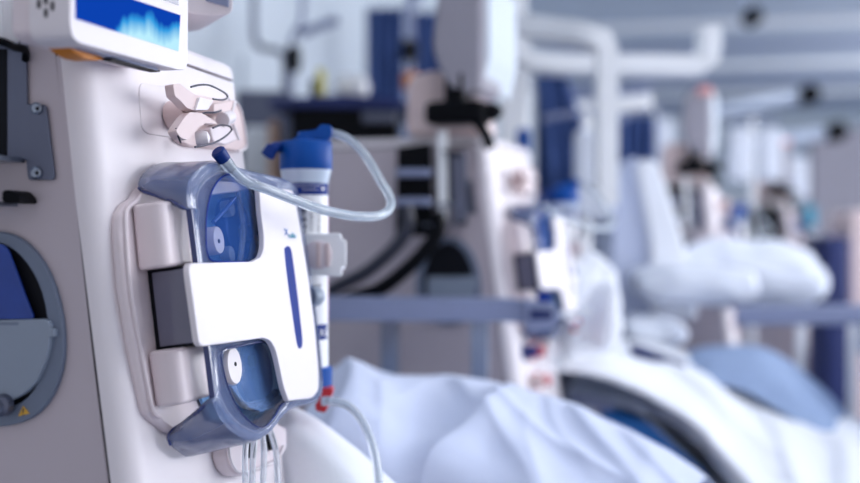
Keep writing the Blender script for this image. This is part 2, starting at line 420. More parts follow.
    for h in (up_hole, lo_hole):
        tube('window_rim', [fp(x, y, nF-.0005) for x, y in h], .0012, 'shelledge' if h is lo_hole else 'slot', door, 6, 3, closed=True)
    pn = [fp(x, y, nF-.003) for x, y in up_hole]
    prism('window_pane', cr(pn, 2, True), -NF*.0012, 'pane', door)
    prism('window_pane', cr([fp(x, y, nF-.012) for x, y in ((219, 352), (262, 341), (271, 346), (278, 368), (285, 396), (262, 412), (240, 398), (224, 374))], 2, True), -NF*.0012, 'thinpane', door)
    # pocket behind the windows
    pk = P([(196, 345), (190, 262), (186, 215), (192, 190), (212, 178), (262, 190), (284, 200), (294, 300), (300, 380), (280, 400), (262, 418), (240, 425), (212, 420), (200, 395)], .016)
    prism('pump_pocket', pk, -NF*.004, 'pocket', R, bevel=.001)
    # rotors, hubs, clips in the pocket
    def puck(name, px, py, n0_, n1, r, m, par, prof=None):
        o = fp(px, py, n1); return lathe(name, [(n0_-n1, r), (-.002, r), (0, r*.93)], o, NF, m, par, 32)
    r1 = puck('pump_rotor', 240, 228, .016, .030, .034, 'rotor', R)
    puck('rotor_hub', 219, 240, .030, .051, .0138, 'white', r1)
    puck('hub_pin', 219.5, 241, .051, .0518, .0022, 'black', r1)
    tube('rotor_arm', [fp(213, 222, .048), fp(222, 213, .048), fp(235, 198, .046)], .0022, 'rotor', r1, 8, 3)
    prism('tube_guide', P([(213, 180), (246, 182), (251, 190), (212, 195)], .046), -NF*.012, 'white', r1, bevel=.002)
    tube('tube_and_streak', [fp(x, y, .044) for x, y in ((238, 190), (240, 205), (243, 225), (242, 245), (240, 262))], .003, 'tube', r1, 8, 4)  # vertical tube added as the pale reflection streak in the window
    tube('tube_and_streak', [fp(x, y, .040) for x, y in ((247, 186), (252, 205), (255, 225), (254, 245), (250, 262))], .004, 'fibre', r1, 8, 4)  # second pale tube, broadening the same reflected streak
    for px_, py_ in ((232, 208), (250, 232), (232, 254)):
        puck('rotor_roller', px_, py_, .030, .040, .0085, 'cup', r1)
    tube('window_highlight', [fp(x, y, .047) for x, y in ((256, 236), (259, 246), (256, 255))], .0028, 'white', r1, 8, 3)  # white stroke shaped as the bright highlight at the window's lower right
    r2 = puck('pump_rotor', 262, 372, .016, .028, .034, 'rotor', R)
    puck('rotor_hub', 235, 365.5, .028, .050, .0185, 'white', r2)
    puck('hub_pin', 236, 364, .050, .0508, .0022, 'black', r2)
    puck('hub_pin', 255, 361, .028, .034, .0065, 'black', r2)
    tube('tube_and_streak', [fp(x, y, .036) for x, y in ((232, 385), (236, 396), (246, 406), (262, 404), (276, 392))], .004, 'tube', r2, 8, 4)
    prism('tube_guide', P([(248, 402), (286, 394), (284, 401), (262, 411)], .036), -NF*.012, 'fibre', r2, bevel=.002)
    # white T plate
    tp = [fp(x, y, .066) for x, y in ((190, 263), (252, 261.5), (261, 257), (264, 248), (264, 234), (261, 212), (259.5, 187), (292, 190), (295.5, 198), (307, 267), (315, 325), (319, 372), (319, 390), (313, 398), (289, 401), (284, 388), (280, 368), (276, 350), (271, 341), (264, 338), (243, 341), (202, 346.5), (199, 342), (189, 270))]
    rad = [.005, .004, .006, .006, .006, .006, .002, .004, .004, .01, .01, .01, .008, .008, .003, .008, .01, .008, .006, .008, .01, .005, .003, .006]
    prism('door_plate', roundpoly(tp, rad, 3), -NF*.0062, 'white', door, bevel=.0014, seg=3)
    sl = [fp(x, y, .0662) for x, y in ((284.5, 252), (285, 248), (287.5, 245.8), (290.5, 248), (292.5, 256), (297, 290), (301, 325), (302.5, 340), (302, 346.5), (299.5, 348.5), (297, 344), (293, 318), (288, 283))]
    prism('door_slot', cr(sl, 2, True), -NF*.0015, 'slot', door)
    o = fp(283.3, 233.8, .0664)
    text('logo', 'X', .0105, basis(fp(286.3, 232.3, .0664), Vector((0, 1.7, 0)), VF, NF), 'logoblue', door)
    text('logo', 'culis', .0085, basis(fp(292, 235.6, .0664), Vector((0, 1.75, 0)), VF, NF), 'teal', door)
    # round knob on the plate's far edge
    kn = lathe('door_knob', [(-.004, .0), (-.004, .013), (.0, .0138), (.001, .012), (.010, .0115), (.016, .008), (.018, .001)], fp(307, 297, .052)+Vector((0, .014, 0)), Vector((.45, .9, 0)), 'cup', R, 24, sharp=50)
    # ---- lower outlet housing
    oh = P([(226, 438), (226, 456), (230, 468), (237, 475), (246, 475.5), (264, 470), (280, 461), (287, 449), (287, 428), (272, 420), (246, 425)], .016)
    ohp = prism('outlet_housing', roundpoly(oh, .004, 2), -NF*.016, 'block', R, bevel=.004, seg=3)
    tube('housing_bead', [fp(x, y, .0185) for x, y in ((229, 445), (230, 458), (234, 467), (241, 472), (264, 466), (278, 458), (283, 446))], .0016, 'white', ohp, 6, 4)
    for a, b_ in (((250.3, 443), (252.5, 458)), ((268.5, 434), (273, 450))):
        prism('outlet_slot', [fp(a[0]-1.4, a[1], .0205), fp(a[0]+1.4, a[1], .0205), fp(b_[0]+1.2, b_[1], .0205), fp(b_[0]-1.4, b_[1], .0205)], -NF*.003, 'dark', ohp)
    for k, ln in enumerate((((256, 430), (253, 455), (252, 500)), ((262, 428), (264, 455), (262, 500)), ((268, 425), (276, 452), (278, 500)), ((247, 432), (245, 460), (246, 500)))):
        tube('outlet_tube', [fp(x, y, .030) for x, y in ln], .0032, 'tube', ohp, 8, 4)
    # ---- tubing holder at the top
    prism('raised_panel', roundpoly(P([(139, 82), (200, 90), (205, 142), (148, 134), (142, 128)], .0014), .012, 3), -NF*.004, 'white', R, bevel=.0014)
    hb = prism('line_holder', roundpoly(P([(182, 92), (229, 100), (237, 103), (242, 114), (246, 140), (245, 148), (238, 151), (222, 149), (190, 146), (179, 140), (177, 120)], .008), .003, 3), -NF*.008, 'pink', R, bevel=.0025, seg=3)
    tube('holder_lip', [fp(x, y, .009) for x, y in ((229, 99.5), (237, 103.5), (242, 114), (246, 140), (245.5, 148), (238, 151))], .0016, 'white', hb, 6, 4)
    lathe('tube_socket', [(-.022, .0), (-.022, .0150), (-.004, .0142), (0, .0132), (0, .0105), (-.012, .0095), (-.012, .001)], fp(190, 112, .028), NF+Vector((0, -.25, 0)), 'pink', hb, 28)
    prism('clip_arm', roundpoly(P([(173, 84), (180, 83.5), (187, 89), (196, 95), (206, 97), (212, 101), (207, 109), (196, 111), (187, 108), (181, 101), (175, 96)], .040), .003, 3), -NF*.009, 'pink', hb, bevel=.003, seg=3)
    prism('clip_tip', roundpoly(P([(200, 97), (214, 100.5), (208, 110), (196, 110)], .043), .002, 2), -NF*.012, 'white', hb, bevel=.002)
    prism('clip_arm', roundpoly(P([(190, 112), (202, 113), (212, 119), (218, 124), (206, 123), (199, 127), (193, 135), (188, 140), (181, 138), (176, 131), (180, 124), (185, 117)], .040), .003, 3), -NF*.009, 'pink', hb, bevel=.003, seg=3)
    lathe('clip_tip', [(0, .0), (0, .0072), (.007, .0078), (.012, .006), (.014, .001)], fp(196, 139, .028), NF+Vector((0, .3, 0)), 'white', hb, 20)
    prism('clip_jaw', roundpoly(P([(214, 104), (233, 100), (236, 102), (233, 114), (228, 112), (214, 113)], .026), .002, 2), -NF*.020, 'pink', hb, bevel=.0025)
    tube('jaw_lip', [fp(x, y, .027) for x, y in ((235, 101), (233.5, 107), (232, 113))], .0016, 'white', hb, 6, 3)
    lathe('clip_roller', [(-.011, .0), (-.011, .0078), (.011, .0078), (.011, 0)], fp(226, 118.5, .024), VF*.25+Vector((0, 1, 0)), 'white', hb, 24)
    prism('clip_jaw', roundpoly(P([(210, 128), (222, 124), (233, 125), (238, 140), (226, 145), (214, 142)], .022), .003, 2), -NF*.016, 'block', hb, bevel=.003)
    tube('jaw_lip', [fp(x, y, .023) for x, y in ((233, 124.5), (236, 132), (239, 139.5))], .0016, 'white', hb, 6, 3)
    for wp, nn in ((((191, 87), (199, 85), (208, 85), (217, 88.5), (226, 94), (227, 98), (222, 100), (213, 99)), .040),
                   (((204, 117), (202, 114), (207, 112.5), (214, 112.5), (221, 110.5)), .038),
                   (((213, 128), (221, 125), (229, 126), (231.5, 130), (226, 136), (216, 142), (206, 145), (195, 147)), .040)):
        tube('spring_wire', [fp(x, y, nn) for x, y in wp], .0010, 'wire', hb, 6, 5)
    tube('spring_wire', [fp(x, y, .0385) for x, y in ((181, 143), (178, 136), (176, 128))], .0009, 'wire', hb, 6, 4)
    # ---- side: bracket, shelf, container holder
    br = prism('bracket', roundpoly([sp(x, y, .004) for x, y in ((-30, 40), (26, 40), (27, 104), (46, 104.5), (50, 140), (54.5, 176), (53, 180), (28, 180), (26, 160), (-30, 160))], [0, 0, 0, .004, 0, .003, .003, .003, 0, 0], 3), (0, .003, 0), 'bracket', R, bevel=.0006)
    for a, b_ in ((37.5, 108.5), (37, 173)):
        s_ = lathe('screw', [(0, .0052), (.0025, .0052), (.0035, .0038)], sp(a, b_, .004), (0, -1, 0), 'steel', br, 16)
        lathe('screw_slot', [(0, .0018), (.0006, .0018)], sp(a, b_, .0078), (0, -1, 0), 'dark', s_, 6)
    prism('bracket_recess', [sp(x, y, .0052) for x, y in ((-30, 49), (6, 49), (6, 158), (-30, 158))], (0, .001, 0), 'dark', br)
    A = sp(-40, 163, .0); B = sp(26, 163, 0)
    box('shelf', (A.x, A.y-.05, A.z-.001), (B.x, A.y-.002, A.z+.0035), 'steel', R, .0006)
    A = sp(-40, 206, .0); B = sp(19, 206, 0)
    box('shelf', (A.x, A.y-.05, A.z-.001), (B.x, A.y-.002, A.z+.0025), 'steel', R, .0006)
    prism('hose_clip', roundpoly([sp(x, y, .03) for x, y in ((2, 203), (2, 190), (12, 190), (19, 197), (20, 203))], .004, 3), (0, .028, 0), 'black', R, bevel=.002)
    A = sp(-30, 48, 0); B = sp(24, 48, 0)
    tube('side_cable', [sp(-30, 36, .05), sp(0, 41, .05), sp(14, 47, .03), sp(25, 50, .012), sp(25.5, 60, .004)], .0035, 'black', R, 8, 4)
    ringo = [(-2, 231.5), (14, 234), (30, 243), (46, 262), (58, 288), (65, 318), (67, 345), (64.5, 370), (56, 394), (42, 412), (24, 422), (-2, 426)]
    ringi = [(-2, 243), (12, 247), (24, 256), (36, 272), (45, 292), (50, 315), (51, 340), (48.5, 362), (42, 380), (31, 396), (17, 405), (-2, 409)]
    cxm = -2
    def full(L):
        c = sp(cxm, 328, 0).x
        a = [sp(x, y, 0) for x, y in L]; b_ = [Vector((2*c-p.x, p.y, p.z)) for p in a[1:-1]][::-1]
        return cr(a+b_, 2, True)
    O = full(ringo); I = full(ringi); n = len(O)
    off = Vector((0, -.006, 0)); back = Vector((0, .05, 0))
    v = [p for p in O]+[p+off for p in O]+[p+off for p in I]+[p+off*.2 for p in I]
    f = []
    for k in range(3):
        for i in range(n): f.append([k*n+i, k*n+(i+1) % n, (k+1)*n+(i+1) % n, (k+1)*n+i])
    rg = link('container_holder', v, f, 'ring', R, smooth=True, bevel=.0015)
    prism('holder_well', [p+off*.25 for p in I], (0, .0014, 0), 'dark', rg)
    cupp = [(-50, 320), (-2, 320), (44, 319), (49, 322), (50.5, 328), (49, 345), (45, 362), (36, 382), (24, 394), (8, 402), (-2, 404), (-50, 404)]
    prism('holder_cup', roundpoly([sp(x, y, .012) for x, y in cupp], .004, 2), (0, .010, 0), 'cup', rg, bevel=.003, seg=3)
    box('cup_tab', tuple(sp(48, 337, .012)), tuple(sp(54, 329, .012)+Vector((0, .012, 0))), 'cup', rg, .001)
    prism('cup_moulding', [sp(x, y, .0125) for x, y in ((-10, 322.5), (18, 322.5), (18, 325), (-10, 325))], (0, .001, 0), 'ring', rg)
    lathe('holder_knob', [(0, .010), (.008, .0095), (.010, .006), (.008, .003)], sp(4, 405, .012), (0, -1, 0), 'bracket', rg, 20)
    tr = prism('warning_sign', [sp(x, y, .0068) for x, y in ((23, 406), (29.5, 413.5), (18, 416.5))], (0, .0006, 0), 'yellow', rg)
    text('warning_mark', '!', .009, basis(sp(23.2, 412.3, .0072), Vector((1, 0, 0)), Vector((0, 0, 1)), Vector((0, -1, 0))), 'ink', tr)
    return R
machine = build_machine()

# ---- monitor of the near machine: its own orientation
def monitor_geo(root):
    R = root
    # parts on top, at the left
    A = sp(20, 28, -.02); box('top_module', (A.x, A.y, 1.357), (A.x+.011, A.y+.2, 1.385), 'frame', R, .002)
    box('top_module', (-.40, .02, 1.357), (-.08, .28, 1.42), 'block', R, .01)
    prism('top_box', [sp(x, y, .03) for x, y in ((-60, 40), (2, 40), (3, -30), (-60, -30))], (0, .05, 0), 'frame', R, bevel=.003)
    tanm = .297; am = math.atan(tanm); un = Vector((math.sin(am), math.cos(am), 0)); nn = Vector((math.cos(am), -math.sin(am), 0))
    p0 = CAM+Vector((-.3015, 1, 0))*.93
    def mp(px, py, d=0):
        r = Vector(((px-CX)/F, 1, -(py-CY)/F)); q = p0+nn*d
        return w2l(CAM+r*((q-CAM).dot(nn)/r.dot(nn)))
    l = lambda v: w2l(M0+v)
    NN, UU = l(nn), l(un)
    body = [mp(x, y) for x, y in ((70, -60), (70, 24), (72, 36), (79, 43), (177, 69.5), (184, 70), (187.3, 66), (188, 58), (188.5, -60))]
    mo = prism('monitor', roundpoly(body, [.003, .004, .004, .004, .004, .002, .002, .004, .003], 3), -NN*.037, 'white', root, bevel=.004, seg=3)
    # grey rear housing, a little smaller
    rear = [p-NN*.0372 for p in [mp(x, y) for x, y in ((73, -60), (73, 30), (80, 40), (176, 66), (184, 62), (185, -60))]]
    prism('rear_housing', rear, -NN*.02, 'block', mo, bevel=.004, seg=3)
    sc_ = [mp(x, y, .0006) for x, y in ((76, 18.6), (178.5, 51), (180.5, 15.2), (76, -20))]
    # screen in its own object space so the picture sits on it
    o = prism('screen', sc_, -NN*.001, 'screen', mo)
    gl = [mp(x, y, .0006) for x, y in ((150, -5), (178.5, 5.2), (179, -50), (150, -50))]
    prism('upper_glass', gl, -NN*.001, 'display', mo)
    # speaker slots in the near side
    for x, y in ((39, 4), (46, 0), (46, 13), (52.5, 6), (46, -12)):
        # side plane through the near edge
        q0 = w2l(p0); r = w2l(CAM+Vector(((x-CX)/F, 1, -(y-CY)/F)))-w2l(CAM); oo = w2l(CAM)
        c = oo+r*((q0-oo).dot(UU)/r.dot(UU))
        prism('speaker_slot', roundpoly([c+NN*a+Vector((0, 0, b_))-UU*.0006 for a, b_ in ((-.0014, -.0035), (.0014, -.0035), (.0014, .0035), (-.0014, .0035))], .0014, 3), UU*.002, 'dark', mo)
    # rail and orange handle underneath
    rl = [mp(x, y, -.012) for x, y in ((80, 45), (158, 67.5), (158, 71), (80, 48))]
    prism('lower_rail', rl, -NN*.008, 'rail', mo)
    rl = [mp(x, y, -.012) for x, y in ((112, 57), (160, 70), (160, 72), (112, 60))]
    prism('rail_gap', rl, -NN*.01, 'dark', mo)
    hd = [mp(x, y, -.02) for x, y in ((68, 45), (74, 52), (84, 58), (95, 60.5), (106, 60), (112, 57), (112, 54))]
    prism('orange_handle', hd, -NN*.02, 'orange', mo, bevel=.003)
    # swivel arm that carries the monitor from the lid
    a = mp(110, -30, -.06); tube('monitor_arm', [a, a+Vector((-.1, .05, 0)), Vector((-.2, .14, 1.45)), Vector((-.2, .14, 1.36))], .02, 'block', mo, 14, 4)
    return mo

LAB1 = 'nearest dialysis machine, sharp, with smoked blue pump door and screen, at the left'
tag(machine, LAB1, 'medical machine', 'dialysis machines in a row')
others = []
for (ox, oy, rz, lab) in ((.142, 2.33, -AL-.10, 'second dialysis machine, with a big beige monitor and black clamp behind the grey armrest'),
                          (.975, 4.02, -AL-.08, 'third dialysis machine, blurred, behind the raised white backrest'),
                          (1.86, 6.1, -AL, 'fourth dialysis machine, blurred, above the far edge of the rear pillow'),
                          (2.55, 8.3, -AL, 'farthest dialysis machine, small and blurred near the far wall')):
    c = copy_tree(machine); c.location = (ox, oy, 0); c.rotation_euler = (0, 0, rz); c['label'] = lab; others.append(c)
monitor_geo(machine)

# second screen unit seen behind the near monitor
su = empty('screen_unit', l2w((-.12, .27, 1.357)), -AL)
def suw(px, py, Y): return Matrix.Rotation(AL, 4, 'Z') @ (at(px, py, Y)-su.location)
prism('unit_housing', roundpoly([suw(x, y, 1.30) for x, y in ((178, -40), (178, 10), (190, 13.5), (214, 16), (229, 14), (233, 10), (234, -40))], .004, 3), Matrix.Rotation(AL, 4, 'Z') @ Vector((-.05, .10, 0)), 'white', su, bevel=.004, seg=3)
prism('unit_screen', [suw(x, y, 1.297) for x, y in ((200, -35), (206, 1), (228, 7), (229, -35))], (0, .002, 0), 'rail', su)
box('unit_post', (-.03, .02, .0), (.0, .05, .20), 'steel', su, .004)
tag(su, 'white screen unit on top of the nearest machine, right of its monitor', 'monitor')

# ---- upright monitors, hinges and racks of the machines behind
def upper_gear(root, i):
    o = machine_off = root.location
    S = Matrix.Rotation(AL, 4, 'Z')
    def q(px, py, Y): return S @ (at(px, py, Y)-Vector((.155, 2.33, 0)))
    mo = prism('monitor', roundpoly([q(x, y, 2.28) for x, y in ((456, -26), (486, -26), (492, -4), (492, 66), (490, 88), (474, 96), (460, 90), (446, 66), (440, 44), (444, 0))], .012, 3), (0, .16, 0), 'brown', root, bevel=.012, seg=3)
    prism('screen_bezel', roundpoly([q(x, y, 2.30) for x, y in ((490, -22), (497, -20), (498, 56), (490, 88))], .004, 2), (0, .22, 0), 'wall', mo, bevel=.004)
    prism('status_light', [q(x, y, 2.27) for x, y in ((470, -30), (492, -30), (494, -16), (468, -16))], (0, .1, 0), 'coral', mo, bevel=.004)
    a = q(468, 112, 2.28)
    hg = box('monitor_hinge', (a.x-.065, a.y-.02, a.z-.022), (a.x+.055, a.y+.05, a.z+.022), 'black', root, .012, 3)
    box('hinge_post', (a.x-.03, a.y, a.z), (a.x+.01, a.y+.03, a.z+.08), 'black', hg, .006)
    tube('hinge_lever', [a+Vector((.02, 0, 0)), a+Vector((.05, -.005, -.035)), a+Vector((.065, -.005, -.07))], .011, 'black', hg, 10, 4)
    lathe('hinge_knob', [(0, .0), (0, .018), (.02, .018), (.034, .006)], a+Vector((.05, .01, 0)), (1, 0, 0), 'black', hg, 18)
    prism('monitor_neck', roundpoly([q(x, y, 2.34) for x, y in ((412, 75), (440, 68), (480, 80), (492, 134), (410, 136))], .02, 4), (0, .10, 0), 'pink', root, bevel=.01)
    # black rack beside it with two pale shelves
    rk = prism('side_rack', [q(x, y, 2.30) for x, y in ((404, 146), (438, 142), (440, 236), (402, 236))], (0, .012, 0), 'black', root, bevel=.004)
    for y0 in (168, 197):
        prism('rack_shelf', [q(x, y, 2.27) for x, y in ((404, y0), (438, y0), (438, y0+8), (404, y0+8))], (0, .03, 0), 'rail', rk, bevel=.003)
    prism('rack_rail', [q(x, y, 2.29) for x, y in ((446, 130), (454, 130), (455, 218), (447, 218))], (0, .012, 0), 'frame', rk)
    prism('rack_plate', [q(x, y, 2.285) for x, y in ((460, 150), (474, 152), (475, 222), (462, 222))], (0, .008, 0), 'bracket', rk)
    for dy, z, c in ((.05, .93, 'capd'), (.11, .925, 'red'), (.18, .935, 'pink'), (.13, .865, 'red'), (.07, .87, 'pink')):
        lathe('fluid_connector', [(0, .017), (.006, .017), (.007, .011), (.026, .011), (.028, .008)], Vector((xf(z), dy, z)), NF, c, root, 20)
    tube('black_hose', [q(x, y, 2.22) for x, y in ((300, 322), (340, 292), (378, 272), (408, 246), (420, 225), (418, 205))], .013, 'cable', root, 10, 5)
    tube('black_hose', [q(x, y, 2.20) for x, y in ((310, 340), (352, 304), (392, 290), (428, 262), (452, 232), (450, 212))], .014, 'black', root, 10, 5)
upper_gear(others[0], 0)
gear = [c for c in others[0].children if c.name.split('.')[0] in ('monitor', 'monitor_hinge', 'monitor_neck', 'side_rack', 'fluid_connector')]
for t in others[1:]:
    for g_ in gear: copy_tree(g_, t)

# ------------------------------------------------------------------ dialyzer
DY = 1.45
def build_dialyzer():
    P0 = at(306, 388, DY); R = empty('dialyzer', P0, 0)
    def z(py): return at(306, py, DY).z-P0.z
    s = DY/F
    lathe('housing', [(z(372), .0), (z(372), 22*s), (z(355), 21.8*s), (z(200), 21.3*s), (z(184), 22.5*s), (z(172), 25.5*s), (z(166), 25.5*s)], (0, 0, 0), (0, 0, 1), 'fibre', R, 40)
    uc = lathe('upper_cap', [(z(170), .0), (z(170), 25.8*s), (z(169), 26.4*s), (z(144), 26.2*s), (z(142), 25*s), (z(140), 12*s), (z(137), 9*s), (z(132), 8*s), (z(131), .001)], (0, 0, 0), (0, 0, 1), 'cap', R, 40)
    e = Vector((1, 0, 0))
    def c(px, py, dy=0): return at(px, py, DY+dy)-P0
    prism('cap_wing', roundpoly([c(x, y, -.012) for x, y in ((285, 143), (293, 139), (305, 131), (316, 130), (321, 124), (331, 125), (332, 134), (327, 141), (322, 147), (312, 148), (300, 146))], .003, 3), (0, .024, 0), 'cap', uc, bevel=.004, seg=3)
    tube('cap_port', [c(312, 138), c(326, 136)], .0085, 'capd', uc, 16, 1)
    sp_ = tube('side_port', [c(284, 148, -.005), c(276, 147, -.02), c(271, 150, -.03)], .0065, 'capd', uc, 14, 3)
    lathe('port_cap', [(-.008, .0), (-.008, .0075), (.006, .0085), (.008, .0)], c(269.5, 152, -.03), (-.5, 0, -.8), 'capd', uc, 16)
    lc = lathe('lower_cap', [(z(392), .0), (z(392), 20*s), (z(388), 26*s), (z(368), 26.5*s), (z(366), 25*s), (z(366), .001)], (0, 0, 0), (0, 0, 1), 'cap', R, 40)
    # label wrapped on the cylinder
    def wrap(name, a0, a1, y0, y1, r, m, par):
        v = []; f = []; k = max(2, int(abs(a1-a0)/6))
        for i in range(k+1):
            q = math.radians(a0+(a1-a0)*i/k)
            for zz in (z(y0), z(y1)): v.append(Vector((math.sin(q)*r, -math.cos(q)*r, zz)))
            for zz in (z(y0), z(y1)): v.append(Vector((math.sin(q)*(r-.0006), -math.cos(q)*(r-.0006), zz)))
        for i in range(k):
            a = i*4; b_ = a+4
            f += [[a, b_, b_+1, a+1], [a+2, a+3, b_+3, b_+2], [a, a+2, b_+2, b_], [a+1, b_+1, b_+3, a+3]]
        f += [[0, 1, 3, 2], [k*4, k*4+2, k*4+3, k*4+1]]
        return link(name, v, f, m, par, smooth=True)
    r0 = 22.3*s
    lb = wrap('label', -60, 88, 178, 366, r0, 'label', R)
    def deg(px): return math.degrees(math.asin(max(-1, min(1, (px-306)/22.3))))
    wrap('label_band', deg(295), 84, 181.5, 195.5, r0+.0003, 'bluelabel', lb)
    wrap('label_band', deg(300), 74, 323.5, 338.5, r0+.0003, 'bluelabel', lb)
    wrap('label_line', 84, 88, 197, 322, r0+.0003, 'pinkline', lb)
    bars = [(203, 206), (207, 208.2), (209.4, 213), (214, 215), (216.5, 217.3), (218.5, 221.5), (222.6, 223.4), (225, 228.5), (230, 231), (232.5, 235)]
    for a, b_ in bars: wrap('barcode_bar', deg(301.5), deg(308.5), a, b_, r0+.0004, 'ink', lb)
    def tx(sx, px, py, size, m, rot=0):
        q = math.radians(deg(px)); nrm = Vector((math.sin(q), -math.cos(q), 0)); tg = Vector((math.cos(q), math.sin(q), 0)); up = Vector((0, 0, 1))
        a, b_ = (tg, up) if rot == 0 else ((-up, tg) if rot == 1 else (-tg, -up))
        text('label_text', sx, size, basis(nrm*(r0+.0008)+Vector((0, 0, z(py))), a, b_, nrm), m, lb, .0002)
    tx('HIGH-FLUX DIALYSER', 310, 186.5, .0031, 'label', 0); tx('POLYSULFONE', 312, 190.5, .0028, 'label', 0); tx('▲', 323.5, 189, .006, 'label', 0)
    tx('FX', 324, 331, .012, 'label', 2)
    tx('REF  LOT 2.2 m²', 313.5, 218, .0048, 'ink', 1); tx('STERILE  SN 0344', 320, 218, .0048, 'ink', 1)
    for k in range(4): tx('0344 EXP', 317, 285+k*6, .004, 'ink', 0)
    # red clamp with connector under the door's corner
    rc = prism('red_clamp', roundpoly([c(x, y, -.03) for x, y in ((317, 391), (322, 388), (331, 388), (333, 391), (331, 398), (326, 401), (328, 407), (325, 413), (316, 411), (315, 405), (319, 399))], .0025, 3), (0, .028, 0), 'red', R, bevel=.003, seg=3)
    lathe('clamp_connector', [(0, 0), (0, .006), (.010, .0055), (.012, .004), (.012, 0)], c(323, 401, -.028), (1, -.35, .05), 'fibre', rc, 16)
    return R
dia = build_dialyzer()
tag(dia, 'nearest dialyzer cartridge with blue caps and a barcode label, clipped beside the pump door', 'filter', 'dialyzers')
off0 = dia.location-Vector((M0.x, M0.y, 0))

# the clip that holds it belongs to the machine
def clip(R):
    c = lambda px, py, Y=1.415: w2l(at(px, py, Y))
    Yv = w2l(M0+Vector((0, 1, 0)))
    cl = prism('dialyzer_clip', roundpoly([c(*p) for p in ((300, 234), (341, 233), (341.5, 239), (346, 240), (346, 266), (342, 267), (341.5, 277), (306, 274))], .002, 2), Yv*.008, 'label', R, bevel=.0015)
    lathe('clip_boss', [(0, .0), (0, .0175), (.004, .017), (.006, .012), (.0065, 0)], c(318, 255, 1.417), -Yv, 'block', cl, 28)
    for x in (318, 327):
        prism('clip_rib', roundpoly([c(a, b_, 1.4095) for a, b_ in ((x-2.2, 243), (x+2.2, 243), (x+2.6, 267), (x-1.8, 267))], .0015, 2), Yv*.004, 'pink', cl, bevel=.001)
    a = c(338, 255, 1.42)
    prism('clip_jaw', [c(334, 240, 1.42), c(342, 240, 1.42), c(342, 270, 1.42), c(334, 270, 1.42)], Yv*.05, 'label', cl, bevel=.001)
    box('clip_jaw', tuple(c(283, 268, 1.478)), tuple(c(340, 244, 1.478)+Vector((0, .012, 0))), 'label', cl)
    box('clip_arm', tuple(c(270, 262, 1.47)+Vector((-.03, 0, 0))), tuple(c(290, 250, 1.49)), 'label', cl, .002)
    return cl
cl = clip(machine)
for o in others: copy_tree(cl, o)

# blood line looping from the dialyzer to the blue stopper
TL = [(324, 135.5, 1.45), (333, 133.5, 1.45), (347, 138, 1.44), (360, 149, 1.43), (371, 164, 1.42), (380, 180, 1.41), (388, 193, 1.40), (391, 204, 1.39), (386, 212.5, 1.37), (374, 216.5, 1.34), (350, 215.5, 1.30), (320, 209, 1.26), (295, 200, 1.23), (268, 189.5, 1.20), (247, 182, 1.185), (235, 172, 1.17), (224, 160, 1.16)]
def line_set():
    P0 = at(324, 135.5, 1.45); R = empty('tubing_line', P0)
    pts = [at(*t)-P0 for t in TL]
    tube('clear_tube', pts, .0053, 'tube', R, 14, 6)
    tube('tube_lumen', pts, .0026, 'tubecore', R, 8, 6)
    a, b_ = at(226, 162, 1.162)-P0, at(216, 149, 1.152)-P0; d = (b_-a).normalized()
    lathe('luer_collar', [(-.010, .0), (-.010, .0058), (.004, .0066), (.004, 0)], a, d, 'tube', R, 18)
    lathe('stopper', [(.003, .0), (.003, .0068), (.014, .0074), (.0155, .006), (.0155, 0)], a, d, 'capd', R, 18)
    return R
ln = line_set()
tag(ln, 'clear tubing loop with dark blue stopper in front of the nearest dialyzer and pump door', 'tube', 'upper tubing loops')
def low_line():
    P0 = at(326, 401, 1.42); R = empty('drain_line', P0)
    pts = [at(*t)-P0 for t in ((328, 401, 1.418), (338, 402, 1.41), (350, 407, 1.40), (362, 420, 1.39), (371, 440, 1.38), (377, 465, 1.37), (380, 500, 1.36), (381, 560, 1.35))]
    tube('clear_tube', pts, .0048, 'tube', R, 12, 6); tube('tube_lumen', pts, .0022, 'tubecore', R, 8, 6)
    return R
ll = low_line()
tag(ll, 'clear tube curving down from the red clamp over the white sheet', 'tube', 'lower tubing')
DLAB = ['second dialyzer cartridge, blurred blue cap above the white lump of sheet', 'third dialyzer cartridge, small blue cap behind the white pillows', 'fourth dialyzer cartridge at the fourth machine, tiny blue cap above the rear pillow', 'farthest dialyzer cartridge, on the machine near the far wall']
TLAB = ['blurred tubing loop reaching from the second dialyzer towards the raised backrest', 'tubing loop of the third machine behind the pillows', 'tubing loop of the fourth machine, far away', 'tubing loop of the farthest machine']
for i, o in enumerate(others):
    dr = o.rotation_euler.z+AL; RM = Matrix.Rotation(dr, 4, 'Z'); ob = Vector((o.location.x, o.location.y, 0))
    c = copy_tree(dia); c.location = ob+RM @ (dia.location-M0); c.rotation_euler.z = dr; c['label'] = DLAB[i]
    c = copy_tree(ln); c.location = ob+RM @ (ln.location-M0); c.rotation_euler.z = dr; c['label'] = TLAB[i]

# blue bag in the side container
bg_ = prism('blue_bag', roundpoly([l2w(sp(x, y, .008)) for x, y in ((-40, 262), (-10, 246), (2, 243), (9, 248), (14, 260), (24, 288), (36, 319), (-40, 319))], .004, 3), -U0*.003, 'bluebag', None, bevel=.0012)
tag(bg_, 'crumpled blue bag tucked in the round grey holder on the machine side', 'bag')

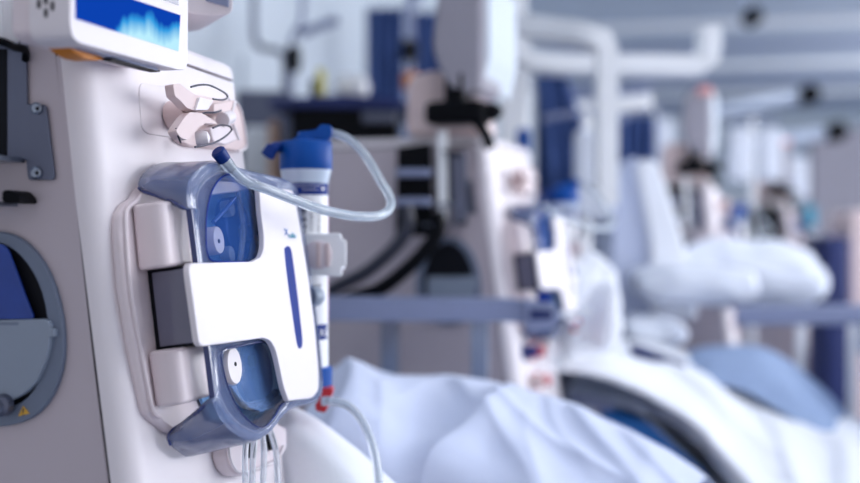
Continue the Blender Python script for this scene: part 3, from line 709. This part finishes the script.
# ------------------------------------------------------------------ cloth
def sheet(name, rows, m, wr=.006, wscale=7, sub=7, thick=.004, fold=None, seed=0, stretch=(1, 1, 1)):
    g = [cr([at(*p) if not isinstance(p, Vector) else p for p in r], sub) for r in rows]
    nc = len(g[0]); cols = [cr([g[i][j] for i in range(len(g))], sub) for j in range(nc)]
    nr = len(cols[0]); v = []; f = []
    for i in range(nr):
        for j in range(nc):
            p = cols[j][i].copy()
            q = Vector((p.x*stretch[0], p.y*stretch[1], p.z*stretch[2]))*wscale+Vector((seed, seed*2, 0))
            h = noise.noise(q)*wr*2+(1-abs(noise.noise(q*.8+Vector((5, 3, 1)))))**5*wr*1.6+noise.noise(q*3)*wr*.4
            p.z += h; p.y -= h*.6
            if fold: p += fold(p)
            v.append(p)
    for i in range(nr-1):
        for j in range(nc-1): f.append([i*nc+j, i*nc+j+1, (i+1)*nc+j+1, (i+1)*nc+j])
    return link(name, v, f, m, None, smooth=True, sub=1, solid=thick)
def bed(name, n0_, n1_, u0_, u1_, zt, lab, basem='bedblue', rot=0, origin=None):
    B = empty(name, l2w(((n0_+n1_)/2, (u0_+u1_)/2, 0)), -AL)
    hx, hy = (n1_-n0_)/2, (u1_-u0_)/2
    box('mattress', (-hx, -hy, zt-.12), (hx, hy, zt), 'mattress', B, .03, 4)
    box('bed_frame', (-hx+.03, -hy+.03, zt-.20), (hx-.03, hy-.03, zt-.121), basem, B, .01)
    box('bed_column', (-hx*.4, -hy*.5, .16), (hx*.4, hy*.5, zt-.20), 'rail', B, .02)
    box('bed_base', (-hx*.8, -hy*.8, .08), (hx*.8, hy*.8, .16), 'frame', B, .02)
    for a in (-.72, .72):
        for b_ in (-.7, .7):
            lathe('castor', [(-.015, 0), (-.015, .038), (-.01, .04), (.01, .04), (.015, .038), (.015, 0)], (hx*a, hy*b_, .04), (0, 1, 0), 'black', B, 18)
    return tag(B, lab, 'bed', 'treatment beds')
b1 = bed('treatment_bed', .14, 1.25, .40, .98, .70, 'nearest treatment bed under the pale blue sheet, with a grey armrest')
# its armrest
inv = Matrix.Rotation(AL, 4, 'Z')
def inb(b_, p): return inv @ (Vector(p)-b_.location)
A1 = [inb(b1, at(x, y, 2.12)) for x, y in ((300, 297), (512, 299), (528, 302), (528, 324), (512, 322), (300, 321))]
ar = prism('armrest', roundpoly(A1, .006, 3), inv @ Vector((0, .07, 0)), 'rail', b1, bevel=.006, seg=3)
prism('armrest_grip', roundpoly([inb(b1, at(x, y, 2.10)) for x, y in ((524, 300), (545, 302), (560, 308), (560, 322), (548, 330), (526, 331))], .008, 3), inv @ Vector((0, .06, 0)), 'rail', ar, bevel=.006, seg=3)
prism('grip_recess', roundpoly([inb(b1, at(x, y, 2.095)) for x, y in ((530, 309), (552, 311), (552, 319), (530, 320))], .004, 3), inv @ Vector((0, .01, 0)), 'navy', ar)
prism('grip_button', [inb(b1, at(x, y, 2.10)) for x, y in ((538, 292), (551, 293), (551, 303), (538, 302))], inv @ Vector((0, .03, 0)), 'bluelabel', ar, bevel=.002)
pc = inb(b1, at(560, 315, 2.12)); tube('lever', [pc, pc+Vector((.03, 0, .003)), pc+Vector((.055, .0, .008))], .006, 'frame', ar, 8, 3)
for x in (390, 480):
    q = inb(b1, at(x, 320, 2.15)); box('armrest_post', (q.x-.015, q.y-.01, .70), (q.x+.015, q.y+.015, q.z), 'steel', ar)

def folds(lines):
    L = []
    for (x0, y0, Y0), (x1, y1, Y1), A, wd in lines:
        a, b_ = at(x0, y0, Y0), at(x1, y1, Y1); a.z = b_.z = 0; L.append((a, b_-a, A, wd))
    def fn(p):
        q = Vector((p.x, p.y, 0)); h = 0
        for a, d, A, wd in L:
            t = (q-a).dot(d)/d.length_squared; side = (q-a).cross(d).z/d.length
            side += .010*math.sin(t*5+A*300)
            e = max(0, min(1, (t+.12)/.2))*max(0, min(1, (1.12-t)/.2))
            h += A*e*(math.exp(-abs(side)/wd) if side > 0 else math.exp(-(side/(wd*2.6))**2))
        return Vector((0, -h*.4, h))
    return fn
fold1 = folds([((512, 394, 1.9), (425, 490, 1.52), .020, .016), ((350, 366, 1.92), (335, 460, 1.56), .018, .014), ((575, 410, 1.84), (640, 500, 1.55), .014, .014),
    ((455, 384, 1.92), (520, 500, 1.54), .010, .012), ((400, 378, 1.92), (372, 470, 1.56), .009, .014), ((540, 402, 1.88), (585, 470, 1.62), .007, .010), ((480, 400, 1.8), (620, 490, 1.6), .008, .010), ((620, 436, 1.8), (700, 500, 1.6), .008, .010)])
fold2 = folds([((640, 352, 2.95), (735, 440, 2.64), .018, .02), ((760, 415, 2.78), (800, 500, 2.46), .022, .02), ((830, 440, 2.74), (850, 500, 2.48), .02, .018), ((700, 384, 2.86), (760, 470, 2.58), .012, .014), ((790, 425, 2.78), (900, 500, 2.6), .012, .014)])
s1 = sheet('bed_sheet', [
    [(300, 470, 2.15), (330, 460, 2.15), (370, 450, 2.15), (420, 440, 2.15), (480, 440, 2.15), (540, 445, 2.12), (600, 460, 2.1), (660, 480, 2.05), (740, 520, 1.95)],
    [(316, 392, 2.02), (332, 378, 2.02), (352, 371, 2.02), (398, 379, 2.02), (445, 383, 2.02), (495, 392, 2.02), (560, 406, 1.98), (625, 433, 1.92), (715, 486, 1.85)],
    [(312, 390, 1.92), (328, 374, 1.92), (350, 367, 1.92), (400, 377, 1.93), (448, 382, 1.92), (498, 391, 1.9), (556, 406, 1.86), (615, 434, 1.8), (700, 486, 1.72)],
    [(308, 405, 1.80), (325, 385, 1.80), (352, 374, 1.80), (400, 388, 1.80), (448, 394, 1.8), (495, 404, 1.78), (545, 428, 1.74), (600, 460, 1.68), (680, 510, 1.6)],
    [(300, 430, 1.66), (325, 415, 1.66), (358, 400, 1.66), (400, 420, 1.66), (440, 430, 1.66), (482, 440, 1.64), (530, 462, 1.6), (590, 498, 1.56), (660, 545, 1.5)],
    [(290, 480, 1.54), (320, 462, 1.54), (362, 446, 1.54), (400, 470, 1.54), (430, 480, 1.54), (470, 490, 1.52), (515, 510, 1.5), (570, 540, 1.46), (640, 580, 1.42)],
    [(290, 620, 1.50), (320, 610, 1.50), (360, 600, 1.50), (400, 610, 1.50), (430, 620, 1.50), (470, 630, 1.48), (515, 640, 1.46), (570, 660, 1.42), (640, 690, 1.38)]],
    'sheet', .005, 5, 14, .003, fold1, 3, (1.6, .5, 1))
tag(s1, 'pale bluish sheet with a long diagonal fold covering the nearest bed', 'sheet')
w1 = sheet('white_sheet', [
    [(276, 440, 1.50), (290, 430, 1.50), (330, 440, 1.50), (365, 462, 1.50), (400, 500, 1.50)],
    [(274, 412, 1.49), (288, 408, 1.48), (322, 421, 1.47), (360, 449, 1.46), (398, 484, 1.44)],
    [(272, 425, 1.45), (290, 424, 1.43), (322, 438, 1.42), (356, 462, 1.41), (392, 500, 1.40)],
    [(268, 455, 1.42), (290, 456, 1.40), (320, 470, 1.38), (352, 492, 1.37), (384, 530, 1.36)],
    [(262, 520, 1.40), (290, 520, 1.37), (318, 530, 1.35), (350, 550, 1.34), (380, 590, 1.33)]],
    'wsheet', .004, 8, 5, .003, None, 9)
tag(w1, 'bright white sheet heaped beside the lower corner of the pump door', 'sheet')

# second bed
b2 = empty('treatment_bed', Vector((1.1, 2.95, 0)), -AL)
def ib2(x, y, Y): return Matrix.Rotation(AL, 4, 'Z') @ (at(x, y, Y)-b2.location)
U2V = Matrix.Rotation(AL, 4, 'Z') @ Vector((.211*.5, .977*.5, 0))
prism('mattress', [ib2(x, y, Y) for x, y, Y in ((566, 388, 2.74), (640, 404, 2.70), (686, 434, 2.66), (722, 474, 2.60), (770, 530, 2.5), (850, 600, 2.45), (850, 660, 2.45), (745, 505, 2.5), (706, 456, 2.6), (668, 428, 2.66), (630, 410, 2.70), (566, 400, 2.74))], U2V, 'mattress', b2, bevel=.012, seg=3)
prism('bed_frame', [ib2(x, y, Y) for x, y, Y in ((600, 406, 2.72), (664, 428, 2.68), (702, 458, 2.60), (730, 560, 2.52), (840, 665, 2.47), (840, 700, 2.47), (600, 700, 2.76))], U2V*.95, 'bedblue', b2, bevel=.01)
prism('side_skirt', [ib2(x, y, Y) for x, y, Y in ((572, 394, 2.71), (612, 402, 2.69), (612, 412, 2.69), (572, 404, 2.71))], U2V*.02, 'rail', b2, bevel=.003)
box('bed_base', (-.5, -.25, .0), (.5, .3, .2), 'frame', b2, .02)
tag(b2, 'second treatment bed between the second and third machines, under white and pale blue covers', 'bed', 'treatment beds')
s2 = sheet('bed_sheet', [
    [(548, 352, 3.2), (600, 345, 3.2), (650, 345, 3.2), (715, 362, 3.15), (790, 395, 3.1), (880, 425, 3.0), (960, 445, 2.9)],
    [(548, 352, 2.9), (600, 352, 2.9), (648, 362, 2.88), (708, 386, 2.84), (772, 420, 2.78), (850, 452, 2.7), (930, 480, 2.62)],
    [(550, 362, 2.72), (594, 364, 2.7), (642, 378, 2.68), (692, 406, 2.64), (738, 446, 2.58), (800, 482, 2.5), (860, 520, 2.42)],
    [(552, 366, 2.64), (592, 370, 2.62), (640, 386, 2.6), (684, 414, 2.56), (722, 452, 2.5), (765, 490, 2.42), (815, 530, 2.36)],
    [(553, 372, 2.63), (592, 376, 2.61), (640, 392, 2.59), (682, 420, 2.55), (718, 458, 2.49), (758, 498, 2.41), (808, 540, 2.35)]],
    'wsheet', .006, 4, 12, .004, fold2, 21, (1.5, .6, 1))
tag(s2, 'white sheet running down diagonally over the second bed with its edge above the dark gap', 'sheet')
bl = sheet('blanket', [
    [(668, 372, 3.25), (700, 350, 3.25), (750, 345, 3.2), (790, 360, 3.15), (830, 392, 3.1), (850, 420, 3.05)],
    [(668, 374, 3.1), (700, 352, 3.1), (748, 348, 3.08), (788, 364, 3.04), (826, 396, 3.0), (846, 424, 2.95)],
    [(672, 378, 2.96), (702, 362, 2.96), (745, 362, 2.94), (782, 378, 2.9), (816, 408, 2.86), (836, 430, 2.82)],
    [(676, 384, 2.86), (704, 382, 2.84), (742, 392, 2.82), (774, 408, 2.79), (804, 428, 2.75), (824, 440, 2.72)]],
    'blanket', .006, 5, 5, .004, None, 33)
tag(bl, 'pale blue blanket humped over the second bed', 'blanket')

def pillow(name, px0, px1, py0, py1, Y, dy, m, lab, seed, tilt=0, amp=.12):
    a, b_ = at(px0, py1, Y), at(px1, py0, Y); c = (a+b_)/2; hx, hz = (b_.x-a.x)/2, (b_.z-a.z)/2
    v = []; f = []; NU, NV = 48, 30
    for i in range(NV+1):
        th = -math.pi/2+math.pi*i/NV
        for j in range(NU):
            q = 2*math.pi*j/NU
            sg = lambda t, e: math.copysign(abs(t)**e, t)
            x = sg(math.cos(th), .8)*sg(math.cos(q), .55); y = sg(math.cos(th), .8)*sg(math.sin(q), .55); z = sg(math.sin(th), .9)
            p = Vector((x*hx, y*dy, z*hz)); k = 1+amp*noise.noise(p*7+Vector((seed, 0, 0)))+amp*.5*noise.noise(p*22+Vector((seed, 0, 0)))-amp*.8*(1-abs(noise.noise(Vector((p.x*9, p.y*9, p.z*5+seed)))))**6
            p = Matrix.Rotation(tilt, 4, 'Y') @ (p*k); v.append(c+p+Vector((0, dy, 0)))
    for i in range(NV):
        for j in range(NU): f.append([i*NU+j, i*NU+(j+1) % NU, (i+1)*NU+(j+1) % NU, (i+1)*NU+j])
    o = link(name, v, f, m, None, smooth=True, sub=1)
    bm = bmesh.new(); bm.from_mesh(o.data); bmesh.ops.remove_doubles(bm, verts=bm.verts, dist=.0005); bmesh.ops.recalc_face_normals(bm, faces=bm.faces); bm.to_mesh(o.data); bm.free()
    if lab: tag(o, lab, 'pillow')
    return o
pillow('pillow', 634, 772, 264, 308, 3.25, .12, 'pillow', 'front white pillow lying low in front of the third machine', 3, .02)
pillow('pillow', 690, 842, 238, 312, 3.58, .17, 'pillow', 'larger rear white pillow, higher and right of the front one', 11, .10)
pillow('bedding_bundle', 560, 626, 252, 362, 2.72, .12, 'wsheet', None, 17, .12, .34)
tag(bpy.data.objects['bedding_bundle'], 'upright bundle of white bedding right of the second machine', 'bedding')
pillow('folded_sheet', 625, 692, 318, 352, 3.2, .14, 'pillow', None, 27, .05, .2)
tag(bpy.data.objects['folded_sheet'], 'folded white sheet under the front pillow on the second bed', 'bedding')
# navy strap
nb = prism('navy_strap', roundpoly([at(x, y, 2.86) for x, y in ((632, 347), (640, 346), (686, 362), (686, 370), (680, 371), (633, 355))], .006, 2), (0, .05, 0), 'navy', None, bevel=.004)
tag(nb, 'dark navy strap lying across the white sheet near the folded sheet', 'strap')
# third bed: backrest and table edge
b3 = bed('treatment_bed', .98, 2.6, 2.05, 2.85, .93, 'third treatment bed, carrying the white pillows, its grey edge crossing the right side')
prism('side_rail', roundpoly([inb(b3, at(x, y, 3.2)) for x, y in ((735, 307), (930, 304), (930, 324), (735, 326))], .01, 3), (0, .05, 0), 'rail', b3, bevel=.008)
for x in (800, 852):
    q = inb(b3, at(x, 325, 3.22)); box('rail_post', (q.x-.011, q.y-.01, .5), (q.x+.011, q.y+.015, q.z), 'frame', b3)
br2 = empty('raised_backrest', at(650, 300, 3.5))
br2.location.z = 0
def ib(x, y, Y): return at(x, y, Y)-br2.location
prism('backrest', roundpoly([ib(x, y, 3.5) for x, y in ((606, 320), (610, 235), (616, 176), (624, 160), (638, 156), (652, 172), (668, 215), (690, 320))], .05, 4), (0, .45, 0), 'sheet', br2, bevel=.02, seg=3)  # bluish cloth colour carries the shade on this side
prism('lit_backrest_cover', roundpoly([ib(x, y, 3.47) for x, y in ((652, 320), (650, 240), (636, 166), (646, 157), (658, 162), (672, 200), (690, 262), (700, 320))], .03, 4), (0, .5, 0), 'wsheet', br2, bevel=.02, seg=3)  # whiter slab holds the lit front of the backrest in its colour
q = ib(650, 320, 3.7); box('backrest_leg', (q.x-.03, q.y-.03, 0), (q.x+.03, q.y+.03, q.z+.02), 'steel', br2)
tag(br2, 'tall raised backrest draped in white, with the shade of its side coloured bluish', 'backrest')

# ------------------------------------------------------------------ things behind
def curtain(x0, x1, y0, y1, Y, lab, folds, taper=0):
    v = []; f = []; NX = folds*8; a = at(x0, y0, Y); b_ = at(x1, y0, Y); z1 = at(x0, y1, Y).z
    for i in range(NX+1):
        t = i/NX; off = math.sin(t*folds*2*math.pi)*.03+math.sin(t*folds*4.3)*.012
        for k in range(9):
            s = k/8; xx = a.x+(b_.x-a.x)*(t*(1-taper*s*0)+0); xx += taper*s*(t-.0)*.1
            v.append(Vector((xx, Y+off*(.5+.5*s), a.z+(z1-a.z)*s)))
    for i in range(NX):
        for k in range(8): f.append([i*9+k, (i+1)*9+k, (i+1)*9+k+1, i*9+k+1])
    o = link('curtain', v, f, 'curtain', None, smooth=True, solid=.004); return tag(o, lab, 'curtain', 'blue curtains')
curtain(366, 404, 8, 175, 5.4, 'blue curtain panel left of the grey pole behind the black trolley', 4)
curtain(412, 448, 12, 175, 5.5, 'blue curtain panel right of the grey pole, next to the big monitor', 3)
curtain(536, 566, 76, 235, 3.9, 'blue curtain under the white beam above the second dialyzer', 3, 1.6)
curtain(612, 655, 116, 215, 6.2, 'blue curtain behind the thick white post', 4)
def post(name, m, pts, r, lab, cat, closed=False, squ=False):
    o = tube(name, [at(*p) for p in pts], r, m, None, 14, 4); return tag(o, lab, cat)
# drip pole in front of the curtain
dp = empty('drip_pole', (at(410, 100, 4.9).x, 4.9, 0))
tube('pole', [Vector((0, 0, .03)), Vector((0, 0, 2.0)), Vector((0, 0, 2.18))], .016, 'rail', dp, 12, 2)
tube('pole_hook', [Vector((0, 0, 2.1)), Vector((.06, 0, 2.2)), Vector((.12, 0, 2.32))], .016, 'rail', dp, 10, 3)
lathe('pole_knob', [(-.04, 0), (-.04, .035), (.04, .035), (.04, 0)], (0, -.03, at(0, 52, 4.9).z), (0, 0, 1), 'black', dp, 16)
lathe('pole_clamp', [(-.03, 0), (-.03, .028), (.03, .028), (.03, 0)], (0, -.03, at(0, 82, 4.9).z), (0, 0, 1), 'orange', dp, 16)
for k in range(5):
    q = k*2*math.pi/5; tube('foot', [Vector((0, 0, .06)), Vector((.25*math.cos(q), .25*math.sin(q), .02))], .018, 'rail', dp, 8, 1)
tag(dp, 'grey drip pole with black knob and orange clamp in front of the blue curtains', 'pole')
# navy topped trolley
tc_ = at(345, 100, 3.5); tr_ = empty('trolley', (tc_.x, 3.5, 0))
def it(x, y, Y=3.5): return at(x, y, Y)-tr_.location
prism('trolley_top', roundpoly([it(x, y) for x, y in ((268, 100), (300, 97), (345, 94), (400, 99), (412, 104), (400, 108), (268, 106))], .01, 3), (0, .5, 0), 'navy', tr_, bevel=.008)
prism('trolley_body', [it(x, y, 3.52) for x, y in ((290, 105), (398, 105), (398, 300), (290, 300))], (0, .42, 0), 'black', tr_, bevel=.01)
prism('trolley_drawer', [it(x, y, 3.50) for x, y in ((362, 112), (396, 112), (396, 122), (362, 122))], (0, .03, 0), 'bracket', tr_, bevel=.004)
for x in (-.14, .13):
    for y in (.06, .38): box('trolley_leg', (x-.02, y-.02, 0), (x+.02, y+.02, 1.0), 'black', tr_)
tag(tr_, 'black trolley with a curved navy top behind the nearest dialyzer cap', 'trolley')
# wall fittings
def board(name, x0, y0, x1, y1, Y, th, m, lab, cat, bevel=.01, floor=False):
    a, b_ = at(x0, y1, Y), at(x1, y0, Y); z0 = 0 if floor else a.z
    o = box(name, (a.x, Y, z0), (b_.x, Y+th, b_.z), m, None, bevel); return tag(o, lab, cat)
board('cabinet', 236, 90, 292, 118, 4.1, .3, 'bracket', 'grey low cabinet just right of the nearest machine top', 'cabinet', floor=True)
board('locker', 242, 126, 268, 240, 3.9, .15, 'frame', 'pale narrow locker between the nearest machine and its dialyzer', 'cabinet', floor=True)
board('door_post', 268, 120, 279, 240, 3.6, .05, 'tan', 'tan wooden board behind the left side of the nearest blue cap', 'board', floor=True)
wr_ = empty('wall_rail', at(262, 45, 4.2))
def iw(x, y): return at(x, y, 4.2)-wr_.location
tube('rail_tube', [iw(254, -30), iw(254, 20), iw(255, 40), iw(262, 48), iw(284, 55), iw(285, 90)], .012, 'bracket', wr_, 10, 3)
tube('rail_branch', [iw(300, 35), iw(315, 28), iw(338, 20)], .016, 'rail', wr_, 10, 3)
tube('rail_drop', [iw(303, -30), iw(302, 20), iw(292, 40), iw(291, 90)], .010, 'rail', wr_, 10, 3)
tag(wr_, 'grey bent tube frame on the pale wall above the low cabinet', 'rail')
board('phone_handset', 285, 44, 300, 72, 4.1, .05, 'black', 'small black oval unit hanging on the wall tube frame', 'device', .02)
board('soap_bottle', 310, 78, 316, 99, 3.6, .05, 'black', 'dark bottle standing on the navy trolley top beside a yellow pack', 'bottle', .01)
board('yellow_pack', 316, 68, 324, 97, 3.65, .05, 'yel', 'narrow yellow pack standing on the navy trolley top', 'box', .006)
board('white_canister', 335, 72, 368, 97, 3.75, .12, 'label', 'pale canister standing on the trolley in front of the curtain', 'box', .03)
board('wall_panel', 322, 8, 368, 96, 6.6, .03, 'frame', 'white wall panel left of the blue curtains', 'panel')
board('wall_panel', 232, 55, 246, 100, 4.4, .03, 'wall', 'narrow grey panel at the top right corner of the nearest machine', 'panel')
board('privacy_panel', 500, 30, 530, 250, 3.6, .04, 'frame', 'tall pale panel right of the second machine monitor', 'panel', floor=True)
board('supply_box', 517, 128, 531, 154, 3.4, .05, 'cap', 'small blue and white box above the shoulder of the second machine', 'box')
# white ceiling beams
def beam(name, pts, hw, hh, m, lab):
    """rectangular beam swept through points"""
    P_ = cr([at(*p) for p in pts], 5); v = []; f = []
    for i, p in enumerate(P_):
        t = (P_[min(len(P_)-1, i+1)]-P_[max(0, i-1)]).normalized(); y = Vector((0, 1, 0)); s = t.cross(y).normalized(); y = s.cross(t)
        for a, b_ in ((-1, -1), (1, -1), (1, 1), (-1, 1)): v.append(p+s*a*hh+y*b_*hw)
    n = len(P_)
    for i in range(n-1):
        for k in range(4): f.append([i*4+k, i*4+(k+1) % 4, (i+1)*4+(k+1) % 4, (i+1)*4+k])
    f += [[0, 1, 2, 3], [n*4-1, n*4-2, n*4-3, n*4-4]]
    o = link(name, v, f, m, None, bevel=.015, seg=3, smooth=True); return tag(o, lab, 'beam', 'white service beams')
beam('service_beam', ((516, -60, 3.5), (517, 10, 3.5), (519, 44, 3.5), (528, 60, 3.5), (560, 65, 3.5), (640, 66, 3.5), (690, 66, 3.5), (704, 62, 3.5), (708, 48, 3.5), (708, 30, 3.5)), .06, .026, 'frame', 'white U-shaped service beam running right with its end turned up')
beam('service_beam', ((520, 26, 3.3), (555, 31, 3.25), (588, 36, 3.2), (602, 44, 3.2), (606, 60, 3.2), (606, 120, 3.2), (606, 205, 3.2)), .05, .026, 'frame', 'thick white beam bending down into a vertical post')
beam('service_beam', ((560, 112, 4.6), (610, 106, 4.6), (650, 102, 4.6)), .05, .03, 'frame', 'short white beam above the blue curtain behind the post')
beam('service_beam', ((562, 92, 5.6), (600, 96, 5.6), (650, 88, 5.6)), .04, .02, 'rail', 'thin grey beam under the thick white beams')
# far lamp arms
def arm(pts, r, Y, lab, knob):
    P0 = at(pts[-1][0], pts[-1][1], Y); o = empty('lamp_arm', P0)
    tube('arm', [at(x, y, Y)-P0 for x, y in pts], r, 'mattress', o, 10, 2)
    lathe('arm_head', [(-knob, 0), (-knob, knob), (knob, knob), (knob, 0)], (0, 0, 0), (0, 1, 0), 'black', o, 18)
    tag(o, lab, 'lamp arm', 'dark lamp arms')
arm(((716, 112), (760, 103), (808, 95)), .03, 6.5, 'upper dark lamp arm with round head high on the right', .055)
arm(((735, 148), (790, 138), (835, 132)), .035, 7.0, 'lower dark lamp arm at the far right', .06)
arm(((730, -20), (745, 0), (752, 17)), .02, 8.0, 'dark round fitting near the top right ceiling', .06)
# drip stands with bags
def stand(x, Y, ytop, lab, bags):
    S_ = empty('drip_stand', (at(x, 200, Y).x, Y, 0)); zt = at(x, ytop, Y).z
    tube('pole', [Vector((0, 0, .03)), Vector((0, 0, zt*.5)), Vector((0, 0, zt))], .014, 'frame', S_, 10, 1)
    tube('hook_bar', [Vector((-.12, 0, zt-.02)), Vector((0, 0, zt)), Vector((.12, 0, zt-.02))], .01, 'rail', S_, 8, 2)
    for k, (dx, m_) in enumerate(bags):
        box('pump', (dx-.05, -.05, zt-.62), (dx+.05, .03, zt-.42), m_, S_, .012)
        box('fluid_bag', (dx-.055, -.03, zt-.30), (dx+.055, .02, zt-.05), 'pillow', S_, .02, 3)
    for k in range(5):
        q = k*2*math.pi/5; tube('foot', [Vector((0, 0, .07)), Vector((.2*math.cos(q), .2*math.sin(q), .02))], .014, 'rail', S_, 8, 1)
    tag(S_, lab, 'drip stand', 'drip stands')
stand(752, 5.6, 118, 'drip stand with fluid bags just right of the third machine', ((-.06, 'black'), (.08, 'black')))
stand(586, 3.35, 112, 'drip stand half hidden behind the thick white post', ((.02, 'rail'),))
stand(782, 7.2, 150, 'drip stand far away beside the fourth machine', ((-.08, 'black'), (.1, 'black')))
stand(655, 6.8, 110, 'drip stand behind the raised backrest, left of the third machine', ((-.08, 'navy'), (.05, 'mattress')))
board('partition', 812, 128, 900, 330, 8.5, .1, 'brown', 'warm grey partition at the far right edge', 'panel', floor=True)
board('waste_bin', 826, 236, 852, 300, 5.5, .3, 'navy', 'dark navy bin at the right edge behind the pillows', 'bin', .03, floor=True)
board('pink_cabinet', 850, 210, 880, 290, 5.6, .3, 'pink', 'pale pinkish cabinet at the extreme right edge', 'cabinet', .02, floor=True)
board('equipment_cart', 640, 185, 662, 300, 5.4, .3, 'mattress', 'grey equipment cart behind the raised backrest', 'cart', .02, floor=True)
board('equipment_cart', 545, 205, 585, 300, 4.75, .35, 'bracket', 'grey equipment cart behind the second dialyzer', 'cart', .02, floor=True)
board('green_bottle', 808, 205, 816, 226, 6.4, .08, 'teal', 'small green bottle at the far right beside the drip stand', 'bottle', .01)
